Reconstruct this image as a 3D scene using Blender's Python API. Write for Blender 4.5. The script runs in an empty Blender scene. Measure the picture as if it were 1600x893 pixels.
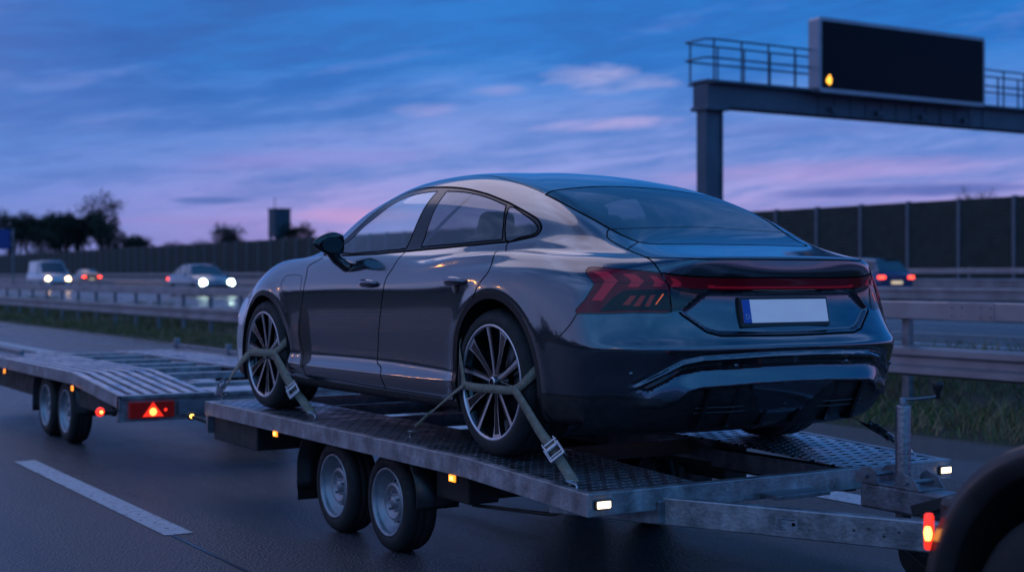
import bpy, bmesh, math, random
import numpy as np
from mathutils import Vector, Matrix, Euler
from mathutils.bvhtree import BVHTree
from mathutils.geometry import delaunay_2d_cdt
scene = bpy.context.scene
COL = scene.collection
PI = math.pi
BED = 0.64            # height of the trailer deck; the car stands on it

# ------------------------------------------------------------------ helpers
def link(o, parent=None):
    COL.objects.link(o)
    if parent is not None: o.parent = parent
    return o
def empty(name, loc=(0, 0, 0), rz=0.0, parent=None):
    o = bpy.data.objects.new(name, None); o.location = loc; o.rotation_euler = (0, 0, rz)
    o.empty_display_size = .2
    return link(o, parent)
def tag(o, label=None, cat=None, group=None, kind=None):
    if label: o['label'] = label
    if cat: o['category'] = cat
    if group: o['group'] = group
    if kind: o['kind'] = kind
    return o
def mesh_obj(name, verts, faces, mats, parent=None, mi=None, smooth=False, normals=None, loc=None):
    me = bpy.data.meshes.new(name)
    me.from_pydata([tuple(map(float, v)) for v in verts], [], [tuple(int(i) for i in f) for f in faces])
    for m in (mats if isinstance(mats, (list, tuple)) else [mats]): me.materials.append(m)
    if mi is not None: me.polygons.foreach_set('material_index', [int(i) for i in mi])
    if smooth: me.polygons.foreach_set('use_smooth', [True] * len(me.polygons))
    me.update()
    if normals is not None: me.normals_split_custom_set_from_vertices([tuple(map(float, n)) for n in normals])
    o = bpy.data.objects.new(name, me)
    if loc: o.location = loc
    return link(o, parent)

class MB:
    """collects simple solids into one mesh"""
    def __init__(s): s.v = []; s.f = []; s.m = []; s.sm = []
    def add(s, v, f, m=0, sm=False):
        n = len(s.v); s.v += [tuple(p) for p in v]; s.f += [tuple(i + n for i in q) for q in f]
        s.m += [m] * len(f); s.sm += [sm] * len(f); return s
    def hexa(s, p, m=0):      # 8 points: bottom loop 0-3, top loop 4-7
        return s.add(p, [(3, 2, 1, 0), (4, 5, 6, 7), (0, 1, 5, 4), (1, 2, 6, 5), (2, 3, 7, 6), (3, 0, 4, 7)], m)
    def box(s, a, b, m=0):
        (x0, y0, z0), (x1, y1, z1) = a, b
        return s.hexa([(x0, y0, z0), (x1, y0, z0), (x1, y1, z0), (x0, y1, z0), (x0, y0, z1), (x1, y0, z1), (x1, y1, z1), (x0, y1, z1)], m)
    def bar(s, a, b, w, h, m=0, up=(0, 0, 1)):
        a, b = Vector(a), Vector(b); d = (b - a).normalized(); r = d.cross(Vector(up)).normalized(); u = r.cross(d)
        p = []
        for e in (a, b):
            p += [e - r * w / 2 - u * h / 2, e + r * w / 2 - u * h / 2, e + r * w / 2 + u * h / 2, e - r * w / 2 + u * h / 2]
        return s.hexa(p, m)
    def tube(s, pts, r, n=8, m=0, cap=True, closed=False):
        pts = [Vector(p) for p in pts]; N = len(pts); rr = r if isinstance(r, (list, tuple)) else [r] * N
        ref = None; v = []
        for i, p in enumerate(pts):
            if closed: d = (pts[(i + 1) % N] - pts[i - 1]).normalized()
            else: d = (pts[min(i + 1, N - 1)] - pts[max(i - 1, 0)]).normalized()
            if ref is None: ref = d.orthogonal().normalized()
            ref = (ref - d * ref.dot(d)).normalized(); q = d.cross(ref)
            v += [p + (ref * math.cos(2 * PI * k / n) + q * math.sin(2 * PI * k / n)) * rr[i] for k in range(n)]
        f = []
        for i in range(N if closed else N - 1):
            j = (i + 1) % N
            for k in range(n): f.append((i * n + k, i * n + (k + 1) % n, j * n + (k + 1) % n, j * n + k))
        s.add(v, f, m, True)
        if cap and not closed:
            s.add(v[:n], [tuple(range(n))[::-1]], m); s.add(v[-n:], [tuple(range(n))], m)
        return s
    def lathe(s, prof, c, axis='x', n=40, m=0, sm=True, mats=None):
        """prof: list of (offset along axis, radius)"""
        v = []; N = len(prof)
        for (a, r) in prof:
            for k in range(n):
                t = 2 * PI * k / n; A, B = r * math.cos(t), r * math.sin(t)
                p = (a, A, B) if axis == 'x' else (A, a, B) if axis == 'y' else (A, B, a)
                v.append((c[0] + p[0], c[1] + p[1], c[2] + p[2]))
        for i in range(N - 1):
            f = [(i * n + k, i * n + (k + 1) % n, (i + 1) * n + (k + 1) % n, (i + 1) * n + k) for k in range(n)]
            mm = mats[i] if mats else m
            s.add(v, [], mm) if False else None
            s._app(v if i == 0 else None, f, mm, sm)
        return s
    def _app(s, v, f, m, sm):
        if v is not None: s._b = len(s.v); s.v += v
        s.f += [tuple(i + s._b for i in q) for q in f]; s.m += [m] * len(f); s.sm += [sm] * len(f)
    def prism(s, poly, a, b, axis='y', m=0):
        """poly in the two other axes, extruded from a to b"""
        n = len(poly); v = []
        for t in (a, b):
            for (p, q) in poly:
                v.append((p, t, q) if axis == 'y' else (t, p, q) if axis == 'x' else (p, q, t))
        f = [tuple(range(n))[::-1], tuple(range(n, 2 * n))] + [(i, (i + 1) % n, n + (i + 1) % n, n + i) for i in range(n)]
        return s.add(v, f, m)
    def build(s, name, mats, parent=None, bevel=0.0, loc=None, fix=True):
        me = bpy.data.meshes.new(name); me.from_pydata([tuple(map(float, p)) for p in s.v], [], s.f)
        for m in (mats if isinstance(mats, (list, tuple)) else [mats]): me.materials.append(m)
        me.polygons.foreach_set('material_index', s.m); me.polygons.foreach_set('use_smooth', s.sm)
        if fix:
            bm = bmesh.new(); bm.from_mesh(me); bmesh.ops.recalc_face_normals(bm, faces=bm.faces); bm.to_mesh(me); bm.free()
        me.update(); o = bpy.data.objects.new(name, me)
        if loc: o.location = loc
        if bevel:
            b = o.modifiers.new('Bevel', 'BEVEL'); b.width = bevel; b.segments = 2; b.limit_method = 'ANGLE'; b.angle_limit = .6
            b.harden_normals = False
        return link(o, parent)
def kids(o): return [c for c in bpy.data.objects if c.parent == o]
def copy_tree(o, parent=None):
    c = o.copy(); COL.objects.link(c); c.parent = parent
    for ch in kids(o): copy_tree(ch, c)
    return c

# ------------------------------------------------------------------ materials
def mat(name, col=(.5, .5, .5), rough=.5, metal=0.0, **k):
    m = bpy.data.materials.new(name); m.use_nodes = True; b = m.node_tree.nodes['Principled BSDF']
    b.inputs['Base Color'].default_value = (*col, 1); b.inputs['Roughness'].default_value = rough; b.inputs['Metallic'].default_value = metal
    for a, v in k.items():
        b.inputs[a.replace('_', ' ')].default_value = v
    return m
def nodes(m): return m.node_tree.nodes, m.node_tree.links, m.node_tree.nodes['Principled BSDF']
def noise_mat(name, c1, c2, scale=5.0, rough=(.4, .7), metal=0.0, bump=0.0, bscale=None, detail=6, stretch=None, lo=.35, hi=.65, **k):
    m = mat(name, c1, rough[0], metal, **k); n, l, b = nodes(m)
    tc = n.new('ShaderNodeTexCoord'); mp = n.new('ShaderNodeMapping'); l.new(tc.outputs['Object'], mp.inputs[0])
    if stretch: mp.inputs['Scale'].default_value = stretch
    t = n.new('ShaderNodeTexNoise'); t.inputs['Scale'].default_value = scale; t.inputs['Detail'].default_value = detail; l.new(mp.outputs[0], t.inputs[0])
    r = n.new('ShaderNodeValToRGB'); r.color_ramp.elements[0].position = lo; r.color_ramp.elements[1].position = hi
    r.color_ramp.elements[0].color = (*c1, 1); r.color_ramp.elements[1].color = (*c2, 1)
    l.new(t.outputs[0], r.inputs[0]); l.new(r.outputs[0], b.inputs['Base Color'])
    mr = n.new('ShaderNodeMapRange'); mr.inputs[1].default_value = lo; mr.inputs[2].default_value = hi; mr.inputs[3].default_value = rough[0]; mr.inputs[4].default_value = rough[1]
    l.new(t.outputs[0], mr.inputs[0]); l.new(mr.outputs[0], b.inputs['Roughness'])
    if bump:
        t2 = n.new('ShaderNodeTexNoise'); t2.inputs['Scale'].default_value = bscale or scale * 6; t2.inputs['Detail'].default_value = 4; l.new(mp.outputs[0], t2.inputs[0])
        bp = n.new('ShaderNodeBump'); bp.inputs['Strength'].default_value = bump; bp.inputs['Distance'].default_value = .01
        l.new(t2.outputs[0], bp.inputs['Height']); l.new(bp.outputs[0], b.inputs['Normal'])
    return m
def emit(name, col, st, base=(.1, .1, .1)):
    m = mat(name, base, .3); b = m.node_tree.nodes['Principled BSDF']
    b.inputs['Emission Color'].default_value = (*col, 1); b.inputs['Emission Strength'].default_value = st
    return m
# ------------------------------------------------------------------ car body surface
SY = [.42, .72, 1.11, 1.55, 2.1, 2.7, 3.3, 3.75, 4.1, 4.5]
RX = [0, .30, .55, .74, .87]
def ip(keys, x): 
    k = sorted(keys); return float(np.interp(x, [a for a, b in k], [b for a, b in k]))
RB = [0, .012, .055, .135, .255]
def low_ring(rz, ry, sx, sz, fy, fz, rzs=None, cx=0.0, rx=1.0):
    """rear centre height/position, side x(y), side z(y), front centre y and z"""
    pts = []
    rzs = rzs or [0, 0, 0, 0, 0]
    for i, x in enumerate(RX): pts.append((x * rx, ry + RB[i], rz + rzs[i]))
    for y in SY: pts.append((ip(sx, y), y, ip(sz, y)))
    f = [(.86, -.26), (.71, -.11), (.42, -.03), (0, 0)]
    z45 = ip(sz, 4.5)
    for (x, dy), w in zip(f, (.35, .7, .92, 1.0)): pts.append((x * min(1, ip(sx, 4.5) / .9), fy + dy, z45 + (fz - z45) * w))
    return pts
rings = [
 low_ring(.15, .34, [(0, .80), (.7, .86), (4.5, .84)], [(0, .21), (.7, .19), (4.5, .17)], 4.80, .17),
 low_ring(.195, .19, [(.4, .90), (.72, .93), (1.5, .925), (3.5, .925), (4.5, .90)], [(.4, .25), (.72, .215), (3.5, .215), (4.5, .20)], 4.90, .20),
 low_ring(.31, .09, [(.4, .925), (.72, .955), (1.11, .965), (1.6, .952), (3.4, .952), (4.1, .955), (4.5, .92)], [(.4, .33), (1.6, .30), (3.4, .30), (4.5, .28)], 4.95, .28),
 low_ring(.39, .06, [(.4, .935), (.72, .962), (1.11, .968), (1.6, .952), (3.4, .948), (4.1, .958), (4.5, .925)], [(.4, .40), (1.6, .345), (3.4, .335), (4.5, .35)], 4.975, .35),
 low_ring(.46, .045, [(.4, .943), (.72, .966), (1.11, .972), (1.55, .94), (2.1, .924), (2.7, .919), (3.3, .924), (3.75, .946), (4.1, .962), (4.5, .925)], [(.4, .46), (1.6, .405), (3.4, .395), (4.5, .42)], 4.985, .42),
 low_ring(.545, .018, [(.4, .952), (.72, .972), (1.11, .977), (1.55, .962), (2.1, .944), (2.7, .939), (3.3, .942), (3.75, .954), (4.1, .966), (4.5, .92)], [(.4, .545), (1.11, .58), (4.5, .52)], 4.985, .50, rzs=[0, 0, 0, 0, 0]),
 low_ring(.585, .045, [(.4, .945), (.72, .975), (1.11, .982), (1.55, .970), (2.1, .951), (2.7, .946), (3.3, .948), (3.75, .957), (4.1, .966), (4.5, .905)], [(.4, .60), (1.11, .70), (2.1, .715), (4.1, .70), (4.5, .61)], 4.97, .58),
 low_ring(.70, .085, [(.4, .928), (.72, .968), (1.11, .982), (1.55, .970), (2.1, .951), (2.7, .946), (3.3, .947), (3.75, .953), (4.1, .955), (4.5, .875)], [(.4, .70), (.72, .77), (1.11, .81), (2.1, .80), (3.3, .79), (4.1, .79), (4.5, .70)], 4.94, .645, rx=.975),
 low_ring(.80, .092, [(.4, .895), (.72, .955), (1.11, .972), (1.55, .960), (2.1, .940), (2.7, .935), (3.3, .934), (3.75, .93), (4.1, .915), (4.5, .83)], [(.4, .80), (.72, .85), (1.11, .88), (2.1, .850), (3.3, .845), (4.1, .86), (4.5, .775)], 4.88, .70, rx=.94),
 low_ring(.862, .072, [(.4, .855), (.72, .915), (1.11, .925), (1.55, .92), (2.1, .912), (2.7, .905), (3.3, .90), (3.75, .875), (4.1, .845), (4.5, .77)], [(.4, .862), (.72, .915), (1.11, .94), (1.55, .945), (2.1, .94), (3.3, .935), (3.75, .940), (4.1, .928), (4.5, .840)], 4.80, .765, rx=.88),
]
# upper rings: explicit points. 5 rear, 10 side, 4 front
def ex(*p): return list(p)
rings += [
 ex((0, .080, .940), (.27, .088, .938), (.48, .125, .932), (.605, .19, .922), (.705, .305, .915),
    (.785, .47, .922), (.850, .75, .955), (.865, 1.11, .975), (.875, 1.55, .985), (.877, 2.1, .985), (.872, 2.7, .985), (.862, 3.3, .978), (.825, 3.75, .975), (.775, 4.1, .955), (.70, 4.40, .885),
    (.62, 4.56, .832), (.50, 4.65, .81), (.28, 4.70, .80), (0, 4.71, .80)),
 ex((0, .13, .958), (.26, .14, .957), (.47, .185, .955), (.60, .28, .952), (.685, .42, .955),
    (.765, .60, .970), (.79, .82, .988), (.812, 1.11, 1.0), (.845, 1.55, 1.007), (.858, 2.1, 1.007), (.858, 2.7, 1.008), (.848, 3.28, 1.002), (.775, 3.68, .982), (.70, 3.93, .962), (.62, 4.14, .930),
    (.55, 4.26, .91), (.42, 4.33, .895), (.24, 4.37, .89), (0, 4.38, .89)),
 ex((0, .48, 1.022), (.26, .49, 1.020), (.46, .52, 1.020), (.60, .58, 1.022), (.68, .68, 1.025),
    (.725, .82, 1.035), (.75, .98, 1.045), (.772, 1.2, 1.058), (.803, 1.55, 1.075), (.820, 2.05, 1.085), (.822, 2.55, 1.09), (.812, 3.02, 1.085), (.775, 3.32, 1.055), (.70, 3.52, 1.02), (.62, 3.63, .998),
    (.51, 3.70, .985), (.38, 3.75, .978), (.20, 3.78, .975), (0, 3.79, .975)),
 ex((0, .80, 1.135), (.25, .80, 1.133), (.45, .80, 1.130), (.575, .81, 1.130), (.645, .89, 1.140),
    (.675, 1.02, 1.16), (.695, 1.18, 1.18), (.715, 1.38, 1.20), (.738, 1.68, 1.22), (.755, 2.05, 1.235), (.757, 2.45, 1.238), (.748, 2.82, 1.232), (.715, 3.07, 1.205), (.66, 3.25, 1.165), (.59, 3.36, 1.145),
    (.49, 3.43, 1.135), (.36, 3.47, 1.130), (.18, 3.50, 1.130), (0, 3.51, 1.130)),
 ex((0, 1.13, 1.268), (.22, 1.13, 1.267), (.40, 1.13, 1.263), (.515, 1.14, 1.262), (.57, 1.20, 1.268),
    (.595, 1.30, 1.282), (.61, 1.42, 1.295), (.63, 1.58, 1.31), (.65, 1.80, 1.328), (.665, 2.05, 1.337), (.668, 2.35, 1.338), (.658, 2.62, 1.33), (.63, 2.83, 1.312), (.58, 2.99, 1.29), (.51, 3.08, 1.28),
    (.43, 3.13, 1.275), (.31, 3.17, 1.275), (.15, 3.19, 1.275), (0, 3.195, 1.275)),
 ex((0, 1.42, 1.362), (.20, 1.42, 1.360), (.35, 1.42, 1.353), (.45, 1.43, 1.345), (.50, 1.47, 1.349),
    (.52, 1.54, 1.358), (.54, 1.63, 1.370), (.56, 1.75, 1.382), (.575, 1.90, 1.392), (.585, 2.08, 1.397), (.585, 2.29, 1.397), (.575, 2.48, 1.392), (.555, 2.64, 1.382), (.515, 2.75, 1.375), (.455, 2.82, 1.374),
    (.37, 2.87, 1.375), (.27, 2.90, 1.375), (.13, 2.92, 1.376), (0, 2.925, 1.376)),
 ex((0, 1.72, 1.425), (.14, 1.72, 1.423), (.25, 1.72, 1.417), (.31, 1.73, 1.412), (.345, 1.76, 1.414),
    (.36, 1.80, 1.418), (.375, 1.85, 1.423), (.385, 1.91, 1.428), (.39, 1.99, 1.432), (.395, 2.10, 1.437), (.395, 2.22, 1.438), (.39, 2.34, 1.437), (.38, 2.44, 1.434), (.35, 2.51, 1.433), (.31, 2.55, 1.435),
    (.26, 2.58, 1.438), (.18, 2.60, 1.440), (.09, 2.61, 1.441), (0, 2.615, 1.441)),
 ex(*[(0, y, z) for y, z in zip(np.linspace(1.98, 2.38, 19), [1.447 + .005 * math.sin(PI * t) for t in np.linspace(0, 1, 19)])]),
]
NR = len(rings); NS = 19
D0 = np.array(rings, float)                      # [ring, station, 3]
def pad(Cn):
    a = np.zeros((NR + 2, NS + 2, 3)); a[1:-1, 1:-1] = Cn
    flip = np.array([-1, 1, 1])
    a[0, 1:-1] = 2 * Cn[0] - Cn[1]; a[-1, 1:-1] = Cn[-2] * flip
    a[:, 0] = a[:, 2] * flip; a[:, -1] = a[:, -3] * flip
    return a
def bsp(t):
    return np.stack([(1 - t) ** 3, 3 * t ** 3 - 6 * t ** 2 + 4, -3 * t ** 3 + 3 * t ** 2 + 3 * t + 1, t ** 3], -1) / 6
def evalS(Cn, U, V):
    """U in [0,NS-1], V in [0,NR-1] arrays"""
    a = pad(Cn); i = np.clip(np.floor(V).astype(int), 0, NR - 2); j = np.clip(np.floor(U).astype(int), 0, NS - 2)
    wv = bsp(V - i); wu = bsp(U - j); out = 0
    for p in range(4):
        for q in range(4):
            out = out + a[i + p, j + q] * (wv[..., p] * wu[..., q])[..., None]
    return out
CT = D0.copy()
jj, ii = np.meshgrid(np.arange(NS, dtype=float), np.arange(NR, dtype=float))
for _ in range(2): CT = CT + .8 * (D0 - evalS(CT, jj, ii))
def sstep(e0, e1, x):
    t = np.clip((x - e0) / (e1 - e0), 0, 1); return t * t * (3 - 2 * t)
def poly_sdf(P, poly):
    """signed distance, negative inside; P [...,2]"""
    poly = np.array(poly, float); n = len(poly); d = np.full(P.shape[:-1], 1e9); ins = np.zeros(P.shape[:-1], bool)
    for k in range(n):
        a, b = poly[k], poly[(k + 1) % n]; e = b - a; w = P - a
        t = np.clip((w @ e) / (e @ e), 0, 1); d = np.minimum(d, np.linalg.norm(w - t[..., None] * e, axis=-1))
        c = ((a[1] <= P[..., 1]) & (b[1] > P[..., 1])) | ((b[1] <= P[..., 1]) & (a[1] > P[..., 1]))
        with np.errstate(divide='ignore', invalid='ignore'):
            xx = a[0] + (P[..., 1] - a[1]) * (b[0] - a[0]) / (b[1] - a[1])
        ins ^= c & (P[..., 0] < xx)
    return np.where(ins, -d, d)
def smooth_poly(pts, closed=True, n=6):
    """Catmull-Rom; a point given with a third value 1 stays a sharp corner"""
    N = len(pts); out = []
    P = [np.array(p[:2] if len(p) < 4 else p[:3], float) for p in pts]
    sharp = [len(p) in (3,) and p[2] == 1 for p in pts]
    for i in range(N if closed else N - 1):
        p1, p2 = P[i], P[(i + 1) % N]
        p0 = P[i - 1] if (i > 0 or closed) else p1; p3 = P[(i + 2) % N] if (i + 2 < N or closed) else p2
        if sharp[i]: p0 = p1
        if sharp[(i + 1) % N]: p3 = p2
        m1 = (p2 - p0) / 2; m2 = (p3 - p1) / 2
        if sharp[i]: m1 = (p2 - p1)
        if sharp[(i + 1) % N]: m2 = (p2 - p1)
        for k in range(n):
            t = k / n
            out.append((2 * t ** 3 - 3 * t ** 2 + 1) * p1 + (t ** 3 - 2 * t ** 2 + t) * m1 + (-2 * t ** 3 + 3 * t ** 2) * p2 + (t ** 3 - t ** 2) * m2)
    if not closed: out.append(P[-1])
    return np.array(out)
# rear features given in (x, z), seen from behind
PLATE_PANEL = [(0, .800), (.38, .800), (.435, .797), (.558, .713), (.550, .698), (.458, .628), (.40, .611), (0, .606)]
SLOT = [(0, .510), (.20, .508), (.50, .498), (.59, .482), (.765, .378), (.715, .366), (.605, .432), (.515, .452), (.20, .461), (0, .464)]
DIFF = [(0, .378), (.52, .378), (.62, .372), (.72, .318), (.76, .27), (.70, .225), (.45, .19), (0, .165)]
def mirror_poly(h): return [tuple(p) for p in h] + [(-x, z) for x, z in h[::-1] if x > 1e-6]
def displace(P, N):
    x, y, z = P[..., 0], P[..., 1], P[..., 2]
    rear = sstep(.75, .55, y) 
    XZ = np.stack([np.abs(x), z], -1)
    d = np.zeros(x.shape)
    d -= .018 * sstep(.004, -.016, poly_sdf(XZ, mirror_poly(PLATE_PANEL))) * rear
    
    # ledge above the slot and the blade between slot and diffuser
    ax_ = np.abs(x); zt_ = np.interp(ax_, [0, .2, .5, .59, .765], [.510, .508, .498, .482, .378]); zb_ = np.interp(ax_, [0, .2, .515, .605, .715], [.464, .461, .452, .432, .366])
    zd_ = np.interp(ax_, [0, .25, .5, .545, .60, .66], [.392, .388, .378, .366, .325, .30]); fade = sstep(.80, .70, ax_) * rear; low = z < .60
    s_ = z - zt_; wl_ = np.minimum(.034, np.maximum(.545 - zt_, .03))
    d += fade * low * np.where(s_ > 0, np.interp(s_ / wl_, [0, .50, 1.0], [.009, -.012, 0]), np.interp(s_, [-.030, -.010, 0], [0, -.006, .009]))
    tb = np.clip((zb_ - z) / np.maximum(zb_ - zd_, .02), 0, 1.0); d += fade * np.where((z < zb_) & (z > zd_ - .004), np.interp(tb, [0, .9, 1.0], [-.006, .024, .022]), 0)
    # haunch blister: crease that rises over the rear wheel and fades into the door
    zc = np.interp(y, [.2, .5, 1.0, 1.5, 1.85], [.925, .945, .975, .958, .925])
    am = np.interp(y, [.3, .7, 1.2, 1.5, 1.75, 2.0, 2.15], [0, .012, .021, .017, .008, .002, 0])
    side = sstep(.55, .75, np.abs(x))
    d += am * side * np.exp(-((z - zc + .012) / .022) ** 2)
    d -= am * .9 * side * np.exp(-((z - zc - .026) / .016) ** 2)
    # wheel arch flare lips
    for (cy, cz, r) in ((1.06, .365, .435), (4.0, .36, .425)):
        q = np.hypot(y - cy, z - cz)
        d += .006 * np.exp(-((q - r) / .04) ** 2) * (np.abs(x) > .6) * (z > .1)
    return P + N * d[..., None]
def grid_normals(P):
    du = np.gradient(P, axis=1); dv = np.gradient(P, axis=0)
    n = np.cross(du, dv); l = np.linalg.norm(n, axis=-1, keepdims=True); l[l < 1e-12] = 1
    return n / l
GU, GV = 900, 620
gu = np.linspace(0, NS - 1, GU); gv = np.linspace(0, NR - 1, GV)
# finer sampling at the rear and in the lower rings
UU, VV = np.meshgrid(gu, gv)
PG = evalS(CT, UU, VV); NG = grid_normals(PG)
if NG[GV // 2, GU // 2, 0] < 0: NG = -NG
NG[-1] = (0, 0, 1)
PG = displace(PG, NG)
sgn = 1 if grid_normals(PG)[GV // 2, GU // 2, 0] > 0 else -1
NG = grid_normals(PG) * sgn; NG[-1] = (0, 0, 1)
for _j in (0, -1): NG[:, _j, 0] = 0; NG[:, _j] /= np.maximum(np.linalg.norm(NG[:, _j], axis=-1, keepdims=True), 1e-9)
_idx = np.arange(GU * GV).reshape(GV, GU)
_st = 2
_I = _idx[::1, ::_st]
_I = _idx[np.ix_(range(0, GV), range(0, GU))]
_q = np.stack([_I[:-1, :-1], _I[:-1, 1:], _I[1:, 1:], _I[1:, :-1]], -1).reshape(-1, 4)
from mathutils.kdtree import KDTree
_kd = KDTree(GU * GV // 4 + GU + GV)
_sub = [(i, j) for i in range(0, GV, 2) for j in range(0, GU, 2)]
for _k, (i, j) in enumerate(_sub): _kd.insert(PG[i, j], _k)
_kd.balance()
def to_uv(p):
    """nearest surface parameter (grid units) to a 3-D point, refined"""
    co, k, dist = _kd.find(Vector((abs(p[0]), p[1], p[2]))); i, j = _sub[k]
    q = np.array((abs(p[0]), p[1], p[2])); u, v = float(j), float(i)
    for _ in range(6):
        i0, j0 = min(max(int(v), 0), GV - 2), min(max(int(u), 0), GU - 2)
        a = PG[i0, j0]; du = PG[i0, j0 + 1] - a; dv = PG[i0 + 1, j0] - a
        c = a + du * (u - j0) + dv * (v - i0); r = q - c
        A = np.array([[du @ du, du @ dv], [du @ dv, dv @ dv]]) + np.eye(2) * 1e-12
        s = np.linalg.solve(A, np.array([r @ du, r @ dv])); s = np.clip(s, -3, 3)
        u = min(max(u + s[0], 0), GU - 1); v = min(max(v + s[1], 0), GV - 1)
    return u, v
def at_uv(u, v):
    u = np.clip(np.asarray(u, float), 0, GU - 1); v = np.clip(np.asarray(v, float), 0, GV - 1)
    j = np.minimum(u.astype(int), GU - 2); i = np.minimum(v.astype(int), GV - 2); a = (u - j)[..., None]; b = (v - i)[..., None]
    def bl(G): return (G[i, j] * (1 - a) + G[i, j + 1] * a) * (1 - b) + (G[i + 1, j] * (1 - a) + G[i + 1, j + 1] * a) * b
    n = bl(NG); n = n / np.maximum(np.linalg.norm(n, axis=-1, keepdims=True), 1e-9)
    return bl(PG), n
BVH = None
def body_bvh():
    global BVH
    if BVH is None:
        I = _idx[np.ix_(range(0, GV, 2), range(0, GU, 2))]; 
        vmap = {}; q = np.stack([I[:-1, :-1], I[:-1, 1:], I[1:, 1:], I[1:, :-1]], -1).reshape(-1, 4)
        BVH = BVHTree.FromPolygons([tuple(p) for p in PG.reshape(-1, 3)], [tuple(map(int, f)) for f in q])
    return BVH
def cast(o, d):
    h = body_bvh().ray_cast(Vector(o), Vector(d)); return h[0]
def side_pts(poly):       # (y, z) -> surface points
    out = []
    for y, z in poly:
        h = cast((2.5, y, z), (-1, 0, 0))
        if h is not None: out.append(tuple(h))
    return out
def rear_pts(poly):       # (x, z) -> surface points seen from behind
    out = []
    for x, z in poly:
        h = cast((abs(x), -2.0, z), (0, 1, 0))
        if h is not None: out.append(tuple(h))
    return out
def dens(pts, step=.012, closed=True):
    pts = [np.array(p, float) for p in pts]; out = []; N = len(pts)
    for i in range(N if closed else N - 1):
        a, b = pts[i], pts[(i + 1) % N]; n = max(1, int(np.linalg.norm(b - a) / step))
        out += [a + (b - a) * k / n for k in range(n)]
    if not closed: out.append(pts[-1])
    return out
def uvs(pts): return [to_uv(p) for p in pts]
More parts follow.
